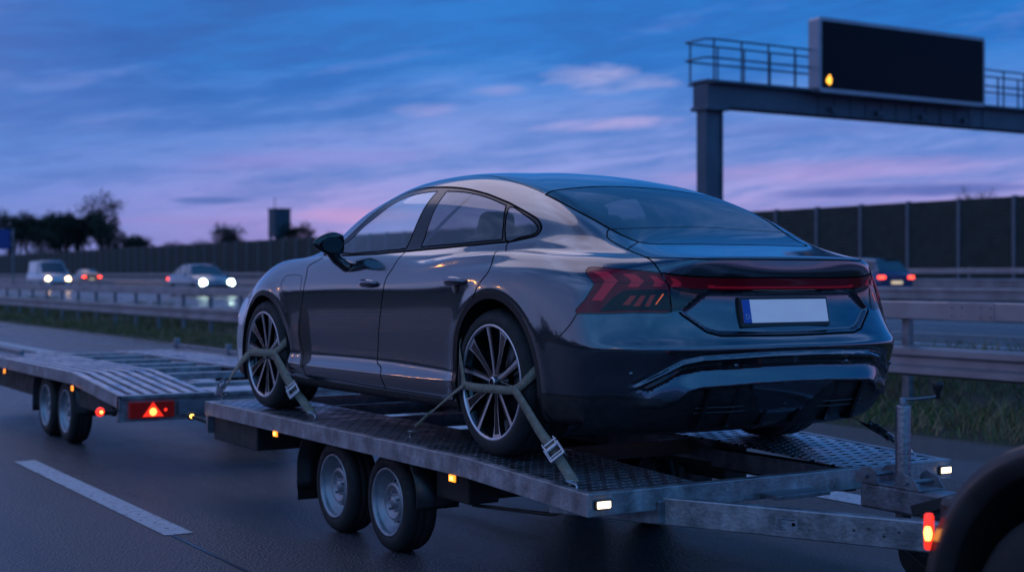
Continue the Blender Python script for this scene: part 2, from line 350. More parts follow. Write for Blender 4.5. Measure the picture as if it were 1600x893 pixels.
# outlines of the panels, glass and lamps, as points on the right-hand side (mirrored for the left)
F = {
 'win_front': [(0.822,2.988,1.072),(0.79,2.839,1.154),(0.762,2.706,1.217),(0.723,2.599,1.276),(0.693,2.478,1.313),(0.682,2.326,1.327),(0.679,2.147,1.329),(0.856,2.181,1.012),(0.862,2.521,1.003),(0.864,2.863,0.995)],
 'win_rear': [(0.68,2.039,1.323),(0.678,1.836,1.308),(0.683,1.612,1.272),(0.698,1.392,1.219),(0.794,1.274,1.042),(0.832,1.62,1.029),(0.85,2.018,1.019)],
 'win_q': [(0.701,1.355,1.207),(0.709,1.197,1.163),(0.72,1.086,1.12),(0.731,1.043,1.092),(0.748,1.049,1.067),(0.772,1.144,1.05),(0.791,1.245,1.041)],
 'dlo': [(0.812,3.045,1.083),(0.777,2.897,1.171),(0.732,2.778,1.251),(0.687,2.69,1.302),(0.652,2.564,1.342),(0.647,2.393,1.357),(0.653,2.186,1.355),(0.66,1.867,1.329),(0.668,1.622,1.288),(0.684,1.377,1.23),(0.702,1.144,1.16),(0.708,1.076,1.134),(0.725,1.021,1.094),(0.75,1.028,1.059),(0.77,1.101,1.045),(0.792,1.2,1.031),(0.827,1.465,1.021),(0.85,1.765,1.01),(0.864,2.135,0.999),(0.872,2.501,0.988),(0.876,2.828,0.978)],
 'fd_front': [(0.869,3.252,0.973),(0.893,3.367,0.94),(0.906,3.405,0.919),(0.936,3.371,0.86),(0.95,3.369,0.766),(0.943,3.403,0.671),(0.928,3.448,0.471),(0.953,3.361,0.299),(0.943,3.345,0.256)],
 'fd_bottom': [(0.943,3.345,0.256),(0.943,3.133,0.257),(0.942,2.688,0.254),(0.941,2.258,0.25)],
 'fd_rear': [(0.863,2.164,1.0),(0.925,2.212,0.909),(0.942,2.257,0.86),(0.951,2.277,0.776),(0.937,2.315,0.655),(0.922,2.36,0.53),(0.919,2.4,0.39),(0.937,2.321,0.355),(0.941,2.258,0.25)],
 'rd_bottom': [(0.941,2.258,0.25),(0.94,1.907,0.248),(0.939,1.628,0.246)],
 'rd_rear': [(0.792,1.2,1.031),(0.809,1.214,1.005),(0.909,1.143,0.971),(0.937,1.127,0.934),(0.97,1.113,0.881),(0.983,1.173,0.828),(0.987,1.208,0.786),(0.987,1.227,0.755)],
 'flap': [(0.939,3.71,0.845),(0.93,3.698,0.864),(0.926,3.635,0.873),(0.927,3.54,0.874),(0.932,3.463,0.866),(0.942,3.426,0.84),(0.951,3.42,0.765),(0.948,3.478,0.702),(0.951,3.593,0.691),(0.953,3.642,0.715),(0.956,3.689,0.763),(0.951,3.725,0.811)],
 'bumper_seam': [(0.929,0.421,0.697),(0.942,0.441,0.66),(0.953,0.47,0.627),(0.964,0.522,0.591),(0.972,0.618,0.573),(0.978,0.682,0.565)],
 'tailgate': [(0.576,1.223,1.272),(0.584,1.101,1.235),(0.578,0.942,1.181),(0.541,0.712,1.087),(0.573,0.689,1.072),(0.594,0.661,1.056),(0.615,0.62,1.034),(0.627,0.463,0.984),(0.637,0.312,0.948),(0.645,0.213,0.899),(0.629,0.193,0.857),(0.607,0.18,0.818),(0.603,0.177,0.782),(0.606,0.164,0.707)],
 'glassbox': [(0.541,0.712,1.087),(0.516,0.521,1.019),(0.624,0.459,0.984)],
 'lamp': [(0.854,0.46,0.883),(0.84,0.471,0.896),(0.826,0.466,0.903),(0.814,0.449,0.904),(0.745,0.322,0.892),(0.642,0.204,0.878),(0.629,0.193,0.857),(0.607,0.18,0.818),(0.603,0.177,0.782),(0.606,0.164,0.707),(0.728,0.228,0.704),(0.928,0.42,0.698),(0.9,0.399,0.759),(0.867,0.385,0.818),(0.863,0.393,0.835),(0.862,0.434,0.866)],
 'bar': [(0.638,0.2,0.877),(0.571,0.16,0.867),(0.487,0.129,0.86),(0.335,0.096,0.856),(0.15,0.079,0.856)],
 'bar_low': [(0.6,0.177,0.811),(0.427,0.125,0.802),(0.14,0.094,0.8)],
 'black_tri': [(0.602,0.178,0.811),(0.44,0.127,0.801),(0.547,0.169,0.71),(0.603,0.163,0.707)],
 'rglass': [(0.577,1.21,1.268),(0.58,0.939,1.179),(0.546,0.706,1.084),(0.516,0.521,1.019),(0.472,0.472,1.01),(0.359,0.446,1.009),(0.075,0.425,1.01)],
 'rglass_line': [(0.538,0.701,1.082),(0.333,0.705,1.092),(0.089,0.718,1.102)],
 'roof_seam': [(0.526,1.823,1.4),(0.547,1.58,1.359),(0.571,1.237,1.278)],
 'vent': [(0.945,3.399,0.694),(0.941,3.329,0.668),(0.933,3.289,0.595),(0.921,3.298,0.399),(0.943,3.285,0.341),(0.954,3.359,0.307),(0.954,3.408,0.308),(0.931,3.48,0.49)],
 'spoiler_line': [(0.637,0.312,0.948),(0.609,0.247,0.942),(0.489,0.128,0.936),(0.306,0.087,0.936),(0.13,0.076,0.936)],
 'chev1': [(0.84,0.436,0.883),(0.798,0.369,0.88),(0.778,0.32,0.839),(0.802,0.331,0.811),(0.844,0.348,0.754),(0.88,0.375,0.756),(0.836,0.359,0.82),(0.823,0.357,0.842)],
 'chev2': [(0.758,0.318,0.873),(0.719,0.275,0.87),(0.695,0.24,0.839),(0.719,0.254,0.814),(0.752,0.284,0.814),(0.735,0.279,0.842)],
 'chev3': [(0.675,0.23,0.864),(0.652,0.209,0.862),(0.625,0.189,0.833),(0.638,0.196,0.817),(0.668,0.214,0.817),(0.661,0.213,0.839)],
 'chev4': [(0.602,0.177,0.855),(0.579,0.166,0.85),(0.558,0.158,0.833),(0.563,0.161,0.817),(0.599,0.176,0.818),(0.59,0.172,0.835)],
 'smoke': [(0.861,0.346,0.709),(0.809,0.322,0.767),(0.767,0.294,0.8),(0.613,0.183,0.805),(0.604,0.165,0.711)],
 'slash1': [(0.781,0.285,0.736),(0.748,0.268,0.777),(0.729,0.251,0.777),(0.758,0.264,0.736)],
 'slash2': [(0.747,0.253,0.731),(0.715,0.24,0.777),(0.697,0.227,0.777),(0.724,0.235,0.731)],
 'slash3': [(0.708,0.223,0.73),(0.679,0.215,0.78),(0.663,0.205,0.78),(0.69,0.211,0.73)],
 'slash4': [(0.667,0.2,0.739),(0.662,0.198,0.739),(0.629,0.188,0.783),(0.633,0.191,0.786)],
 'redline': [(0.861,0.389,0.834),(0.78,0.32,0.835),(0.627,0.191,0.827),(0.406,0.118,0.82)],
}
# ------------------------------------------------------------------ cutting the surface into panels
SLOT = [(0, .510), (.20, .508), (.50, .498), (.59, .482), (.765, .378), (.715, .366), (.605, .432), (.515, .452), (.20, .461), (0, .464)]
U = lambda k: uvs(dens(F[k], closed=False))
def loop(*parts, step=.012):
    out = []
    for p in parts: out += list(p)
    ctr = abs(out[0][0]) < 1e-6 and abs(out[-1][0]) < 1e-6      # ends on the centre line: leave that edge straight
    return np.array(uvs(dens(out, step, not ctr)))
def smooth3(pts, n=5, closed=False):
    P = [np.array(p, float) for p in pts]; N = len(P); out = []
    for i in range(N if closed else N - 1):
        p1, p2 = P[i], P[(i + 1) % N]; p0 = P[i - 1] if i > 0 or closed else p1; p3 = P[(i + 2) % N] if i + 2 < N or closed else p2
        for k in range(n):
            t = k / n; out.append(.5 * ((2 * p1) + (-p0 + p2) * t + (2 * p0 - 5 * p1 + 4 * p2 - p3) * t * t + (-p0 + 3 * p1 - 3 * p2 + p3) * t ** 3))
    if not closed: out.append(P[-1])
    return out
# side windows
F['dlo'] = [(.852, 3.30, 1.000), (.838, 3.16, 1.035)] + F['dlo'][:-1] + [(.868, 3.10, .983)]
dlo = loop(smooth3(F['dlo'][:11], 4), smooth3(F['dlo'][11:17], 4), F['dlo'][17:])
F['win_front'] = [(.846, 3.22, 1.008)] + F['win_front']
w_f = loop(smooth3(F['win_front'][:8], 4), F['win_front'][8:]); w_r = loop(smooth3(F['win_rear'][:4], 3), F['win_rear'][4:]); w_q = loop(smooth3(F['win_q'], 3, True))
# rear glass and windscreen, from the centre line outwards
gt = [(0, 1.315, 1.328), (.15, 1.31, 1.326), (.30, 1.285, 1.317), (.44, 1.255, 1.30), (.53, 1.235, 1.285)]
rg = loop(smooth3(gt, 4), smooth3(F['rglass'][:4], 4), smooth3([F['rglass'][3], F['rglass'][4], F['rglass'][5], F['rglass'][6], (0, F['rglass'][6][1], F['rglass'][6][2])], 4))
ws = loop(smooth3([(0, 3.735, .99), (.3, 3.72, .992), (.50, 3.64, 1.0), (.60, 3.53, 1.02)], 4), smooth3([(.655, 3.39, 1.085), (.64, 3.24, 1.165), (.60, 3.06, 1.262), (.545, 2.87, 1.35), (.50, 2.80, 1.375)], 4), smooth3([(.40, 2.86, 1.385), (.2, 2.89, 1.388), (0, 2.90, 1.388)], 4))
# tailgate, plate recess, slots, valance
tail_line = smooth3(F['tailgate'][:4], 3) + smooth3(F['tailgate'][4:], 3)
pl = rear_pts([(x, z) for x, z in PLATE_PANEL])
pl_low = [p for p in rear_pts([(.572, .706), (.558, .69), (.465, .618), (.40, .601), (.2, .597), (0, .597)])]
tg = loop(smooth3(gt, 3), tail_line, pl_low)
lamp = loop(smooth3(F['lamp'], 3, True))
bar_top = smooth3(F['bar'] + [(0, F['bar'][-1][1] - .004, F['bar'][-1][2])], 3)
bar_lo = F['bar_low'] + [(0, F['bar_low'][-1][1], F['bar_low'][-1][2])]
bar = loop(bar_top[::-1], F['tailgate'][9:12], bar_lo)
tri = loop(F['black_tri'])
slot = loop(rear_pts(dens([(a, b) for a, b in SLOT], .02, False)))
val_top = rear_pts([(0, .392), (.25, .388), (.50, .378), (.545, .366), (.60, .325), (.64, .322)]) + [(.86, .27, .335), (.93, .42, .338), (.958, .60, .338), (.962, .72, .338)]
val = np.array(uvs(dens(val_top, .02, False))); val = np.array(list(val) + [(val[-1][0], -1), (0, -1)])
def arch(cy, cz, r):
    p = side_pts([(cy + r * math.cos(t), cz + r * math.sin(t)) for t in np.linspace(-.42, PI + .42, 80)]); q = uvs(p)
    q.sort(key=lambda a: 0) 
    return np.array(q + [(q[-1][0], -1), (q[0][0], -1)])
AR = [(1.075, .378, .378, .408), (4.0, .365, .375, .400)]
arches = [arch(a, b, r) for a, b, r, _ in AR]; flares = [arch(a, b, r) for a, b, _, r in AR]
def arch_open(cy, cz, r): return uvs(side_pts([(cy + r * math.cos(t), cz + r * math.sin(t)) for t in np.linspace(-.42, PI + .42, 80)]))
# doors
fd_top = [(.868, 3.10, .983)] + F['dlo'][17:]
fdo = loop([(.852, 3.30, 1.0)], F['dlo'][1:9][:6], [(.655, 2.10, 1.352)], [F['fd_rear'][0]], smooth3(F['fd_rear'], 3), F['fd_bottom'][::-1], smooth3(F['fd_front'][::-1], 3))
rd = loop([F['fd_rear'][0]], [(.655, 2.10, 1.352)], F['dlo'][8:15], F['rd_rear'], side_pts([(1.075 + .408 * math.cos(t), .378 + .408 * math.sin(t)) for t in np.linspace(1.1, -.32, 20)]), F['rd_bottom'][::-1], smooth3(F['fd_rear'][::-1], 3))
flap = loop(smooth3(F['flap'], 3, True)); vent = loop(smooth3(F['vent'], 3, True))
# black lower sill
sill = np.array(uvs(dens([(.97, .66, .25), (.945, 1.5, .235), (.94, 2.2, .238), (.94, 3.4, .238), (.955, 3.6, .235)], .03, False))); sill = np.array(list(sill) + [(sill[-1][0], -1), (sill[0][0], -1)])
splitter = np.array(uvs(dens([(.95, 4.3, .28), (.92, 4.5, .28), (.75, 4.85, .28), (.4, 4.94, .28), (0, 4.97, .28)], .03, False))); splitter = np.array(list(splitter) + [(GU, -1), (splitter[0][0], -1)])
REG = [('cut', arches[0]), ('cut', arches[1]), ('flare', flares[0]), ('flare', flares[1]), ('glass_front', w_f), ('glass_rear', w_r), ('glass_quarter', w_q), ('trim', dlo),
       ('backlight', rg), ('windscreen', ws), ('lamp', lamp), ('bar', bar), ('tri', tri), ('slot', slot), ('valance', val), ('tailgate', tg),
       ('vent', vent), ('sill', sill), ('splitter', splitter), ('front_door', fdo), ('rear_door', rd)]
def inside(P, poly):
    x, y = P[:, 0], P[:, 1]; r = np.zeros(len(P), bool); n = len(poly)
    for k in range(n):
        (ax, ay), (bx, by) = poly[k], poly[(k + 1) % n]
        if ay == by: continue
        c = ((ay <= y) & (by > y)) | ((by <= y) & (ay > y)); r ^= c & (x < ax + (y - ay) * (bx - ax) / (by - ay))
    return r
_v = []; _e = []
GS = (4, 4)
_us = list(range(0, GU - 1, GS[0])) + [GU - 1]; _vs = list(range(0, GV - 1, GS[1])) + [GV - 1]
_occ = set()
for nm, poly in REG:
    b = len(_v); q = [(min(max(a, 0), GU - 1), min(max(c, 0), GV - 1)) for a, c in poly]
    r = [q[0]]
    for p in q[1:]:
        if math.hypot(p[0] - r[-1][0], p[1] - r[-1][1]) > .25: r.append(p)
    r = [(0.0 if p[0] < .3 else p[0], p[1]) for p in r]
    _v += r; _e += [(b + i, b + (i + 1) % len(r)) for i in range(len(r)) if max(r[i][0], r[(i + 1) % len(r)][0]) > 0 and not (r[i][1] < .01 and r[(i + 1) % len(r)][1] < .01)]
    for p in r: _occ.add((round(p[0] / 2), round(p[1] / 2)))
_xs = np.linspace(0, .70, 48)
_zt = np.interp(_xs, [0, .2, .5, .59, .765], [.510, .508, .498, .482, .378]); _zb = np.interp(_xs, [0, .2, .515, .605, .715], [.464, .461, .452, .432, .366]); _zd = np.interp(_xs, [0, .25, .5, .545, .60, .66], [.392, .388, .378, .366, .325, .30]); _wl = np.minimum(.034, np.maximum(.545 - _zt, .03))
for zz in (_zt + _wl, _zt + .50 * _wl, _zt + .0002, _zt - .010, _zt - .030, _zb + .014, _zb, _zb + (_zd - _zb) * .9):
    q = uvs(rear_pts(list(zip(_xs, zz)))); b = len(_v); q = [(0.0 if i == 0 else max(p[0], .3), p[1]) for i, p in enumerate(q)]; _v += q; _e += [(b + i, b + i + 1) for i in range(len(q) - 1)]
    for p in q: _occ.add((round(p[0] / 2), round(p[1] / 2)))
for sh in (.003, .016):
    P_ = np.array([(0, .800 - sh), (.38 - sh * .1, .800 - sh), (.435 - sh * .5, .797 - sh), (.558 - sh * 1.5, .713 - sh * .1), (.550 - sh * .9, .698 + sh * .5), (.458 - sh * .4, .628 + sh * .9), (.40, .611 + sh), (0, .606 + sh)])
    q = uvs(rear_pts(dens([tuple(p) for p in P_], .015, False))); b = len(_v); q = [(0.0 if i in (0, len(q) - 1) else max(p[0], .3), p[1]) for i, p in enumerate(q)]; _v += q; _e += [(b + i, b + i + 1) for i in range(len(q) - 1)]
    for p in q: _occ.add((round(p[0] / 2), round(p[1] / 2)))
for a in _us:
    for c in _vs:
        if (round(a / 2), round(c / 2)) not in _occ or a in (0, GU - 1) or c in (0, GV - 1): _v.append((a, c))
for a in np.arange(1.5, 380, 3.2):
    for c in np.arange(104, 216, 1.6):
        if (round(a / 2), round(c / 2)) not in _occ: _v.append((float(a), float(c)))
_cv, _ce, _cf, *_r = delaunay_2d_cdt([Vector(p) for p in _v], _e, [], 0, 1e-4)
CVv = np.array([tuple(p) for p in _cv]); CF = np.array([f for f in _cf if len(f) == 3])
CP, CN = at_uv(CVv[:, 0], CVv[:, 1])
_cen = CVv[CF].mean(1)
# orientation
_n = np.cross(CP[CF[:, 1]] - CP[CF[:, 0]], CP[CF[:, 2]] - CP[CF[:, 0]]); _flip = (_n * CN[CF].mean(1)).sum(-1) < 0
CF[_flip] = CF[_flip][:, ::-1]
_reg = np.full(len(CF), 'body', dtype=object); _done = np.zeros(len(CF), bool)
for nm, poly in REG:
    m = inside(_cen, poly) & ~_done; _reg[m] = nm; _done |= m
OFF = np.array([0, 0, BED])
def panel(names, side='both', off=0.0, thick=0.0):
    """verts, faces, normals of the named regions; side 'r', 'l' or 'both'"""
    m = np.isin(_reg, names); f = CF[m]; used = np.unique(f); mp = -np.ones(len(CP), int); mp[used] = np.arange(len(used))
    v, n, f = CP[used] + CN[used] * off, CN[used], mp[f]
    V, Nn, Ff = [], [], []
    if side in ('r', 'both'): V.append(v); Nn.append(n); Ff.append(f)
    if side in ('l', 'both'):
        k = len(v) if side == 'both' else 0
        V.append(v * [-1, 1, 1]); Nn.append(n * [-1, 1, 1]); Ff.append(f[:, ::-1] + k)
    return np.concatenate(V) + OFF, np.concatenate(Ff), np.concatenate(Nn)
class PM:
    """panel mesh: surface pieces and seams with custom normals"""
    def __init__(s): s.v = []; s.n = []; s.f = []; s.m = []
    def put(s, v, f, n, m=0):
        b = len(s.v); s.v += [tuple(p) for p in v]; s.n += [tuple(p) for p in n]; s.f += [tuple(int(i) + b for i in q) for q in f]; s.m += [m] * len(f); return s
    def region(s, names, side='both', off=0.0, m=0): return s.put(*(lambda a: (a[0], a[1], a[2]))(panel(names, side, off)), m)
    def ribbon(s, uv, w, side='both', off=.0012, m=0, closed=False):
        uv = np.array(uv); p, n = at_uv(uv[:, 0], uv[:, 1]); N = len(p)
        t = np.roll(p, -1, 0) - np.roll(p, 1, 0)
        if not closed: t[0] = p[1] - p[0]; t[-1] = p[-1] - p[-2]
        # smooth tangents a little
        for _ in range(2):
            tt = t.copy(); tt[1:-1] = (t[:-2] + 2 * t[1:-1] + t[2:]) / 4; t = tt
        t /= np.maximum(np.linalg.norm(t, axis=-1, keepdims=True), 1e-9); c = np.cross(n, t)
        L = p + n * off - c * w / 2; R = p + n * off + c * w / 2; V = np.concatenate([L, R]); NN = np.concatenate([n, n])
        f = []
        for i in range(N if closed else N - 1):
            j = (i + 1) % N; f.append((i, N + i, N + j, j))
        f = np.array(f); a, b2, c2 = V[f[:, 0]], V[f[:, 1]], V[f[:, 2]]
        if ((np.cross(b2 - a, c2 - a) * n[f[:, 0]]).sum(-1) < 0).mean() > .5: f = f[:, ::-1]
        if side in ('r', 'both'): s.put(V + OFF, f, NN, m)
        if side in ('l', 'both'): s.put(V * [-1, 1, 1] + OFF, f[:, ::-1], NN * [-1, 1, 1], m)
        return s
    def patch(s, pts, side='both', off=.002, m=0, n=3):
        """a small closed patch of surface, from 3-D outline points"""
        q = [Vector(p) for p in uvs(dens(smooth3(pts, n, True) if n > 1 else pts, .01))]
        g = []; A = np.array([tuple(p) for p in q]); lo, hi = A.min(0), A.max(0)
        G = np.array([(a, b) for a in np.arange(lo[0], hi[0], 3) for b in np.arange(lo[1], hi[1], 3)])
        if len(G): G = G[inside(G, A)]
        cv, ce, cf, *r = delaunay_2d_cdt(q + [Vector(p) for p in G], [(i, (i + 1) % len(q)) for i in range(len(q))], [], 1, 1e-4)
        uv = np.array([tuple(p) for p in cv]); p, nn = at_uv(uv[:, 0], uv[:, 1]); f = np.array([t for t in cf if len(t) == 3])
        g = np.cross(p[f[:, 1]] - p[f[:, 0]], p[f[:, 2]] - p[f[:, 0]]); fl = (g * nn[f[:, 0]]).sum(-1) < 0; f[fl] = f[fl][:, ::-1]
        p = p + nn * off
        if side in ('r', 'both'): s.put(p + OFF, f, nn, m)
        if side in ('l', 'both'): s.put(p * [-1, 1, 1] + OFF, f[:, ::-1], nn * [-1, 1, 1], m)
        return s
    def build(s, name, mats, parent=None, solid=0.0):
        o = mesh_obj(name, s.v, s.f, mats, parent, s.m, True, s.n)
        return o
# ------------------------------------------------------------------ shared materials
def carpaint():
    m = mat('car_paint', (.074, .098, .126), .15, .90, Coat_Weight=1.0, Coat_Roughness=.02, Coat_IOR=1.65); n, l, b = nodes(m)
    tc = n.new('ShaderNodeTexCoord'); t = n.new('ShaderNodeTexNoise'); t.inputs['Scale'].default_value = 1800; l.new(tc.outputs['Object'], t.inputs[0])
    bp = n.new('ShaderNodeBump'); bp.inputs['Strength'].default_value = .04; bp.inputs['Distance'].default_value = .001; l.new(t.outputs[0], bp.inputs['Height']); l.new(bp.outputs[0], b.inputs['Normal'])
    t2 = n.new('ShaderNodeTexNoise'); t2.inputs['Scale'].default_value = 3.0; t2.inputs['Detail'].default_value = 8; l.new(tc.outputs['Object'], t2.inputs[0])
    mr = n.new('ShaderNodeMapRange'); mr.inputs[1].default_value = .35; mr.inputs[2].default_value = .7; mr.inputs[3].default_value = .02; mr.inputs[4].default_value = .09; l.new(t2.outputs[0], mr.inputs[0]); l.new(mr.outputs[0], b.inputs['Coat Roughness'])
    return m
def tinted_glass(name, tint, fres=1.5, rough=.0):
    m = bpy.data.materials.new(name); m.use_nodes = True; n, l = m.node_tree.nodes, m.node_tree.links; n.remove(n['Principled BSDF'])
    o = n['Material Output']; tr = n.new('ShaderNodeBsdfTransparent'); tr.inputs[0].default_value = (*tint, 1)
    g = n.new('ShaderNodeBsdfGlossy'); g.inputs['Roughness'].default_value = rough; g.inputs['Color'].default_value = (.95, .97, 1, 1)
    f0 = ((fres - 1) / (fres + 1)) ** 2 * 1.6; lw = n.new('ShaderNodeLayerWeight'); lw.inputs[0].default_value = .5; pw = n.new('ShaderNodeMath'); pw.operation = 'POWER'; pw.inputs[1].default_value = 5.0; l.new(lw.outputs['Facing'], pw.inputs[0])
    f = n.new('ShaderNodeMath'); f.operation = 'MULTIPLY_ADD'; f.inputs[1].default_value = 1 - f0; f.inputs[2].default_value = f0; l.new(pw.outputs[0], f.inputs[0]); mx = n.new('ShaderNodeMixShader')
    l.new(f.outputs[0], mx.inputs[0]); l.new(tr.outputs[0], mx.inputs[1]); l.new(g.outputs[0], mx.inputs[2]); l.new(mx.outputs[0], o.inputs[0])
    return m
def galv(name, c1=(.30, .31, .34), c2=(.50, .51, .55), scale=9, rough=(.34, .55)):
    """galvanised steel: spangle cells under streaky weathering"""
    m = noise_mat(name, c1, c2, scale, rough, .75, .25, 60); n, l, b = nodes(m)
    tc = n.new('ShaderNodeTexCoord'); v = n.new('ShaderNodeTexVoronoi'); v.inputs['Scale'].default_value = 45; l.new(tc.outputs['Object'], v.inputs[0])
    src = b.inputs['Base Color'].links[0].from_socket; mx = n.new('ShaderNodeMix'); mx.data_type = 'RGBA'; mx.blend_type = 'MULTIPLY'; mx.inputs[0].default_value = .2
    l.new(src, mx.inputs[6]); sp_ = n.new('ShaderNodeSeparateColor'); l.new(v.outputs['Color'], sp_.inputs[0]); l.new(sp_.outputs[0], mx.inputs[7])
    d = n.new('ShaderNodeTexNoise'); mp = n.new('ShaderNodeMapping'); mp.inputs['Scale'].default_value = (6, 6, .6); l.new(tc.outputs['Object'], mp.inputs[0]); l.new(mp.outputs[0], d.inputs[0]); d.inputs['Scale'].default_value = 4; d.inputs['Detail'].default_value = 7
    r = n.new('ShaderNodeMapRange'); r.inputs[1].default_value = .4; r.inputs[2].default_value = .7; r.inputs[3].default_value = 0; r.inputs[4].default_value = .26; l.new(d.outputs[0], r.inputs[0])
    mx2 = n.new('ShaderNodeMix'); mx2.data_type = 'RGBA'; l.new(r.outputs[0], mx2.inputs[0]); l.new(mx.outputs[2], mx2.inputs[6]); mx2.inputs[7].default_value = (.13, .115, .11, 1)
    l.new(mx2.outputs[2], b.inputs['Base Color']); return m
M = dict(
 paint=carpaint(), gap=mat('shut_line_black', (.002, .002, .003), .8, Specular_IOR_Level=.05), gloss=mat('black_gloss', (.006, .006, .008), .06, Coat_Weight=.6), pillar=mat('pillar_black', (.008, .008, .010), .16, Specular_IOR_Level=.35), handle=mat('dark_chrome', (.16, .18, .22), .12, 1.0),
 plastic=noise_mat('black_plastic', (.010, .010, .011), (.020, .020, .022), 30, (.45, .65)), satin=mat('satin_black', (.012, .012, .014), .32),
 glass=tinted_glass('window_glass', (.70, .92, .96), 1.55), dark_glass=tinted_glass('privacy_glass', (.17, .21, .25), 1.65), rear_glass=tinted_glass('rear_glass', (.09, .11, .13), 1.75), windscreen=tinted_glass('windscreen_glass', (.80, .97, 1.0), 1.5),
 red=mat('red_lens', (.24, .004, .013), .14, Specular_IOR_Level=.35, Coat_Weight=.25), red2=mat('red_lens_bright', (.42, .006, .022), .25, Coat_Weight=.2, Emission_Color=(1, .02, .07, 1), Emission_Strength=.05),
 smoke=mat('smoked_lens', (.016, .002, .003), .14, Specular_IOR_Level=.35, Coat_Weight=.25), red3=mat('red_lens_dim', (.20, .008, .004), .2, Coat_Weight=.2, Emission_Color=(1, .05, .01, 1), Emission_Strength=.03),
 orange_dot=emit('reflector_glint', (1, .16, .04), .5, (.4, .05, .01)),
 rubber=noise_mat('tyre_rubber', (.010, .010, .011), (.022, .021, .021), 22, (.6, .85), 0, .3, 90), liner=mat('arch_liner', (.006, .006, .006), .9),
 machined=mat('machined_alloy', (.66, .66, .70), .32, .9), rimblack=mat('rim_black', (.010, .010, .012), .18, .2, Coat_Weight=1.0), disc=mat('brake_disc', (.10, .10, .11), .4, 1.0),
 leather=noise_mat('seat_leather', (.020, .020, .024), (.040, .040, .046), 12, (.45, .6)), dark=mat('cabin_dark', (.010, .010, .012), .7),
 plate=noise_mat('plate_white', (.88, .85, .90), (.95, .92, .95), 8, (.35, .45), Emission_Color=(1, .92, 1, 1), Emission_Strength=.07), plate_blue=mat('plate_blue', (.02, .10, .46), .35), plate_white=mat('plate_letter', (.75, .75, .8), .4),  # plate face emits a little, standing in for lamplight falling on it
 galv=galv('galvanised_steel'), galv_dark=galv('galvanised_steel_dark', (.17, .18, .21), (.32, .33, .37)), strap=noise_mat('strap_webbing', (.25, .22, .165), (.38, .33, .25), 40, (.75, .9), 0, .8, 400),
 ratchet=noise_mat('ratchet_steel', (.35, .34, .36), (.55, .54, .56), 40, (.25, .45), 1.0), steel=mat('zinc_plated', (.45, .46, .5), .3, 1.0),
 amber=emit('amber_lamp', (1, .26, .02), 2.2, (.8, .3, .02)), amber_hot=emit('amber_lamp_core', (1, .48, .08), 6, (.8, .3, .02)), white_lamp=emit('white_lamp', (1, .72, .42), 3.0, (.8, .8, .7)), red_lamp=emit('red_lamp', (1, .03, .015), 1.6, (.5, .01, .01)), red_hot=emit('red_lamp_core', (1, .20, .05), 5, (.6, .1, .02)),
 wheel_steel=noise_mat('wheel_silver', (.27, .28, .31), (.40, .41, .45), 14, (.35, .5), .6), axle=noise_mat('chassis_black', (.012, .012, .013), (.03, .028, .026), 8, (.5, .8)),
)
def root_at(root, loc):
    root.location = loc
    for c in kids(root): c.matrix_parent_inverse = Matrix.Translation(-Vector(loc))
    return root

# ------------------------------------------------------------------ the fastback car on the deck
car = tag(empty('fastback_car'), 'dark grey four-door fastback strapped down on the flatbed trailer', 'car')
SEAM = .0062
body = PM(); body.region(['body']); body.region(['flare', 'trim_x'], m=1)
for p in (smooth3(F['bumper_seam'], 3), smooth3(F['roof_seam'], 4)): body.ribbon(uvs(dens(p, closed=False)), SEAM, m=1)
body.ribbon(uvs(dens(smooth3([F['roof_seam'][0], (.50, 2.25, 1.41), (.485, 2.6, 1.395)], 4), closed=False)), SEAM, m=1)
body.ribbon(flap, SEAM * .8, m=1, closed=True)
body.ribbon(uvs(dens([(.955, .62, .335), (.93, .42, .335), (.86, .27, .332), (.66, .165, .33)], closed=False)), .006, m=1)
for cy, cz, r, r2 in AR: body.ribbon(arch_open(cy, cz, r2), .005, m=1)
for x, z in ((.30, .500), (.88, .45), (.66, .475)): pass
body = body.build('body', [M['paint'], M['satin']], car)
sens = MB()
for s in (-1, 1):
    for cy, cz, r, r2 in AR:
        arl = MB()
        pts = [(cy + (r + .012) * math.cos(t), BED + cz + (r + .012) * math.sin(t)) for t in np.linspace(-.5, PI + .5, 24)]
        v = []; 
        for y, z in pts: v += [(s * .955, y, z), (s * .60, y, z)]
        arl.add(v, [(2 * i, 2 * i + 1, 2 * i + 3, 2 * i + 2) for i in range(len(pts) - 1)], 0, True)
        arl.add([(s * .60, y, z) for y, z in pts], [tuple(range(len(pts)))])
        arl.build('arch_lining', M['liner'], car, fix=False)
# lower closures and floor
fl = MB(); fl.box((-.78, .75, BED + .17), (.78, 4.7, BED + .22)); fl.box((-.60, .4, BED + .30), (.60, 1.5, BED + .60)); fl.build('underbody', M['liner'], car)
PM().region(['valance', 'splitter', 'sill', 'vent']).build('lower_cladding', [M['plastic']], car)
PM().region(['slot']).build('bumper_slot', [M['gloss']], car)
dd = MB()   # diffuser fins and rails inside the black valance
for x in (-.46, -.30, -.10, .10, .30, .46):
    dd.hexa([(x - .010, .16, BED + .19), (x + .010, .16, BED + .19), (x + .010, .22, BED + .19), (x - .010, .22, BED + .19), (x - .010, .070, BED + .372), (x + .010, .070, BED + .372), (x + .010, .22, BED + .372), (x - .010, .22, BED + .372)])
for z, y in ((.285, .105), (.262, .118)):
    for a, b in ((-.50, -.12), (-.08, .08), (.12, .50)): dd.tube([(a, y + .03, BED + z), ((a + b) / 2, y, BED + z), (b, y + .03, BED + z)], .0045, 6)
dd.build('diffuser', M['gloss'], car)
def glasses(name, reg, material, parent=None): return PM().region(reg).build(name, [material], parent or car)
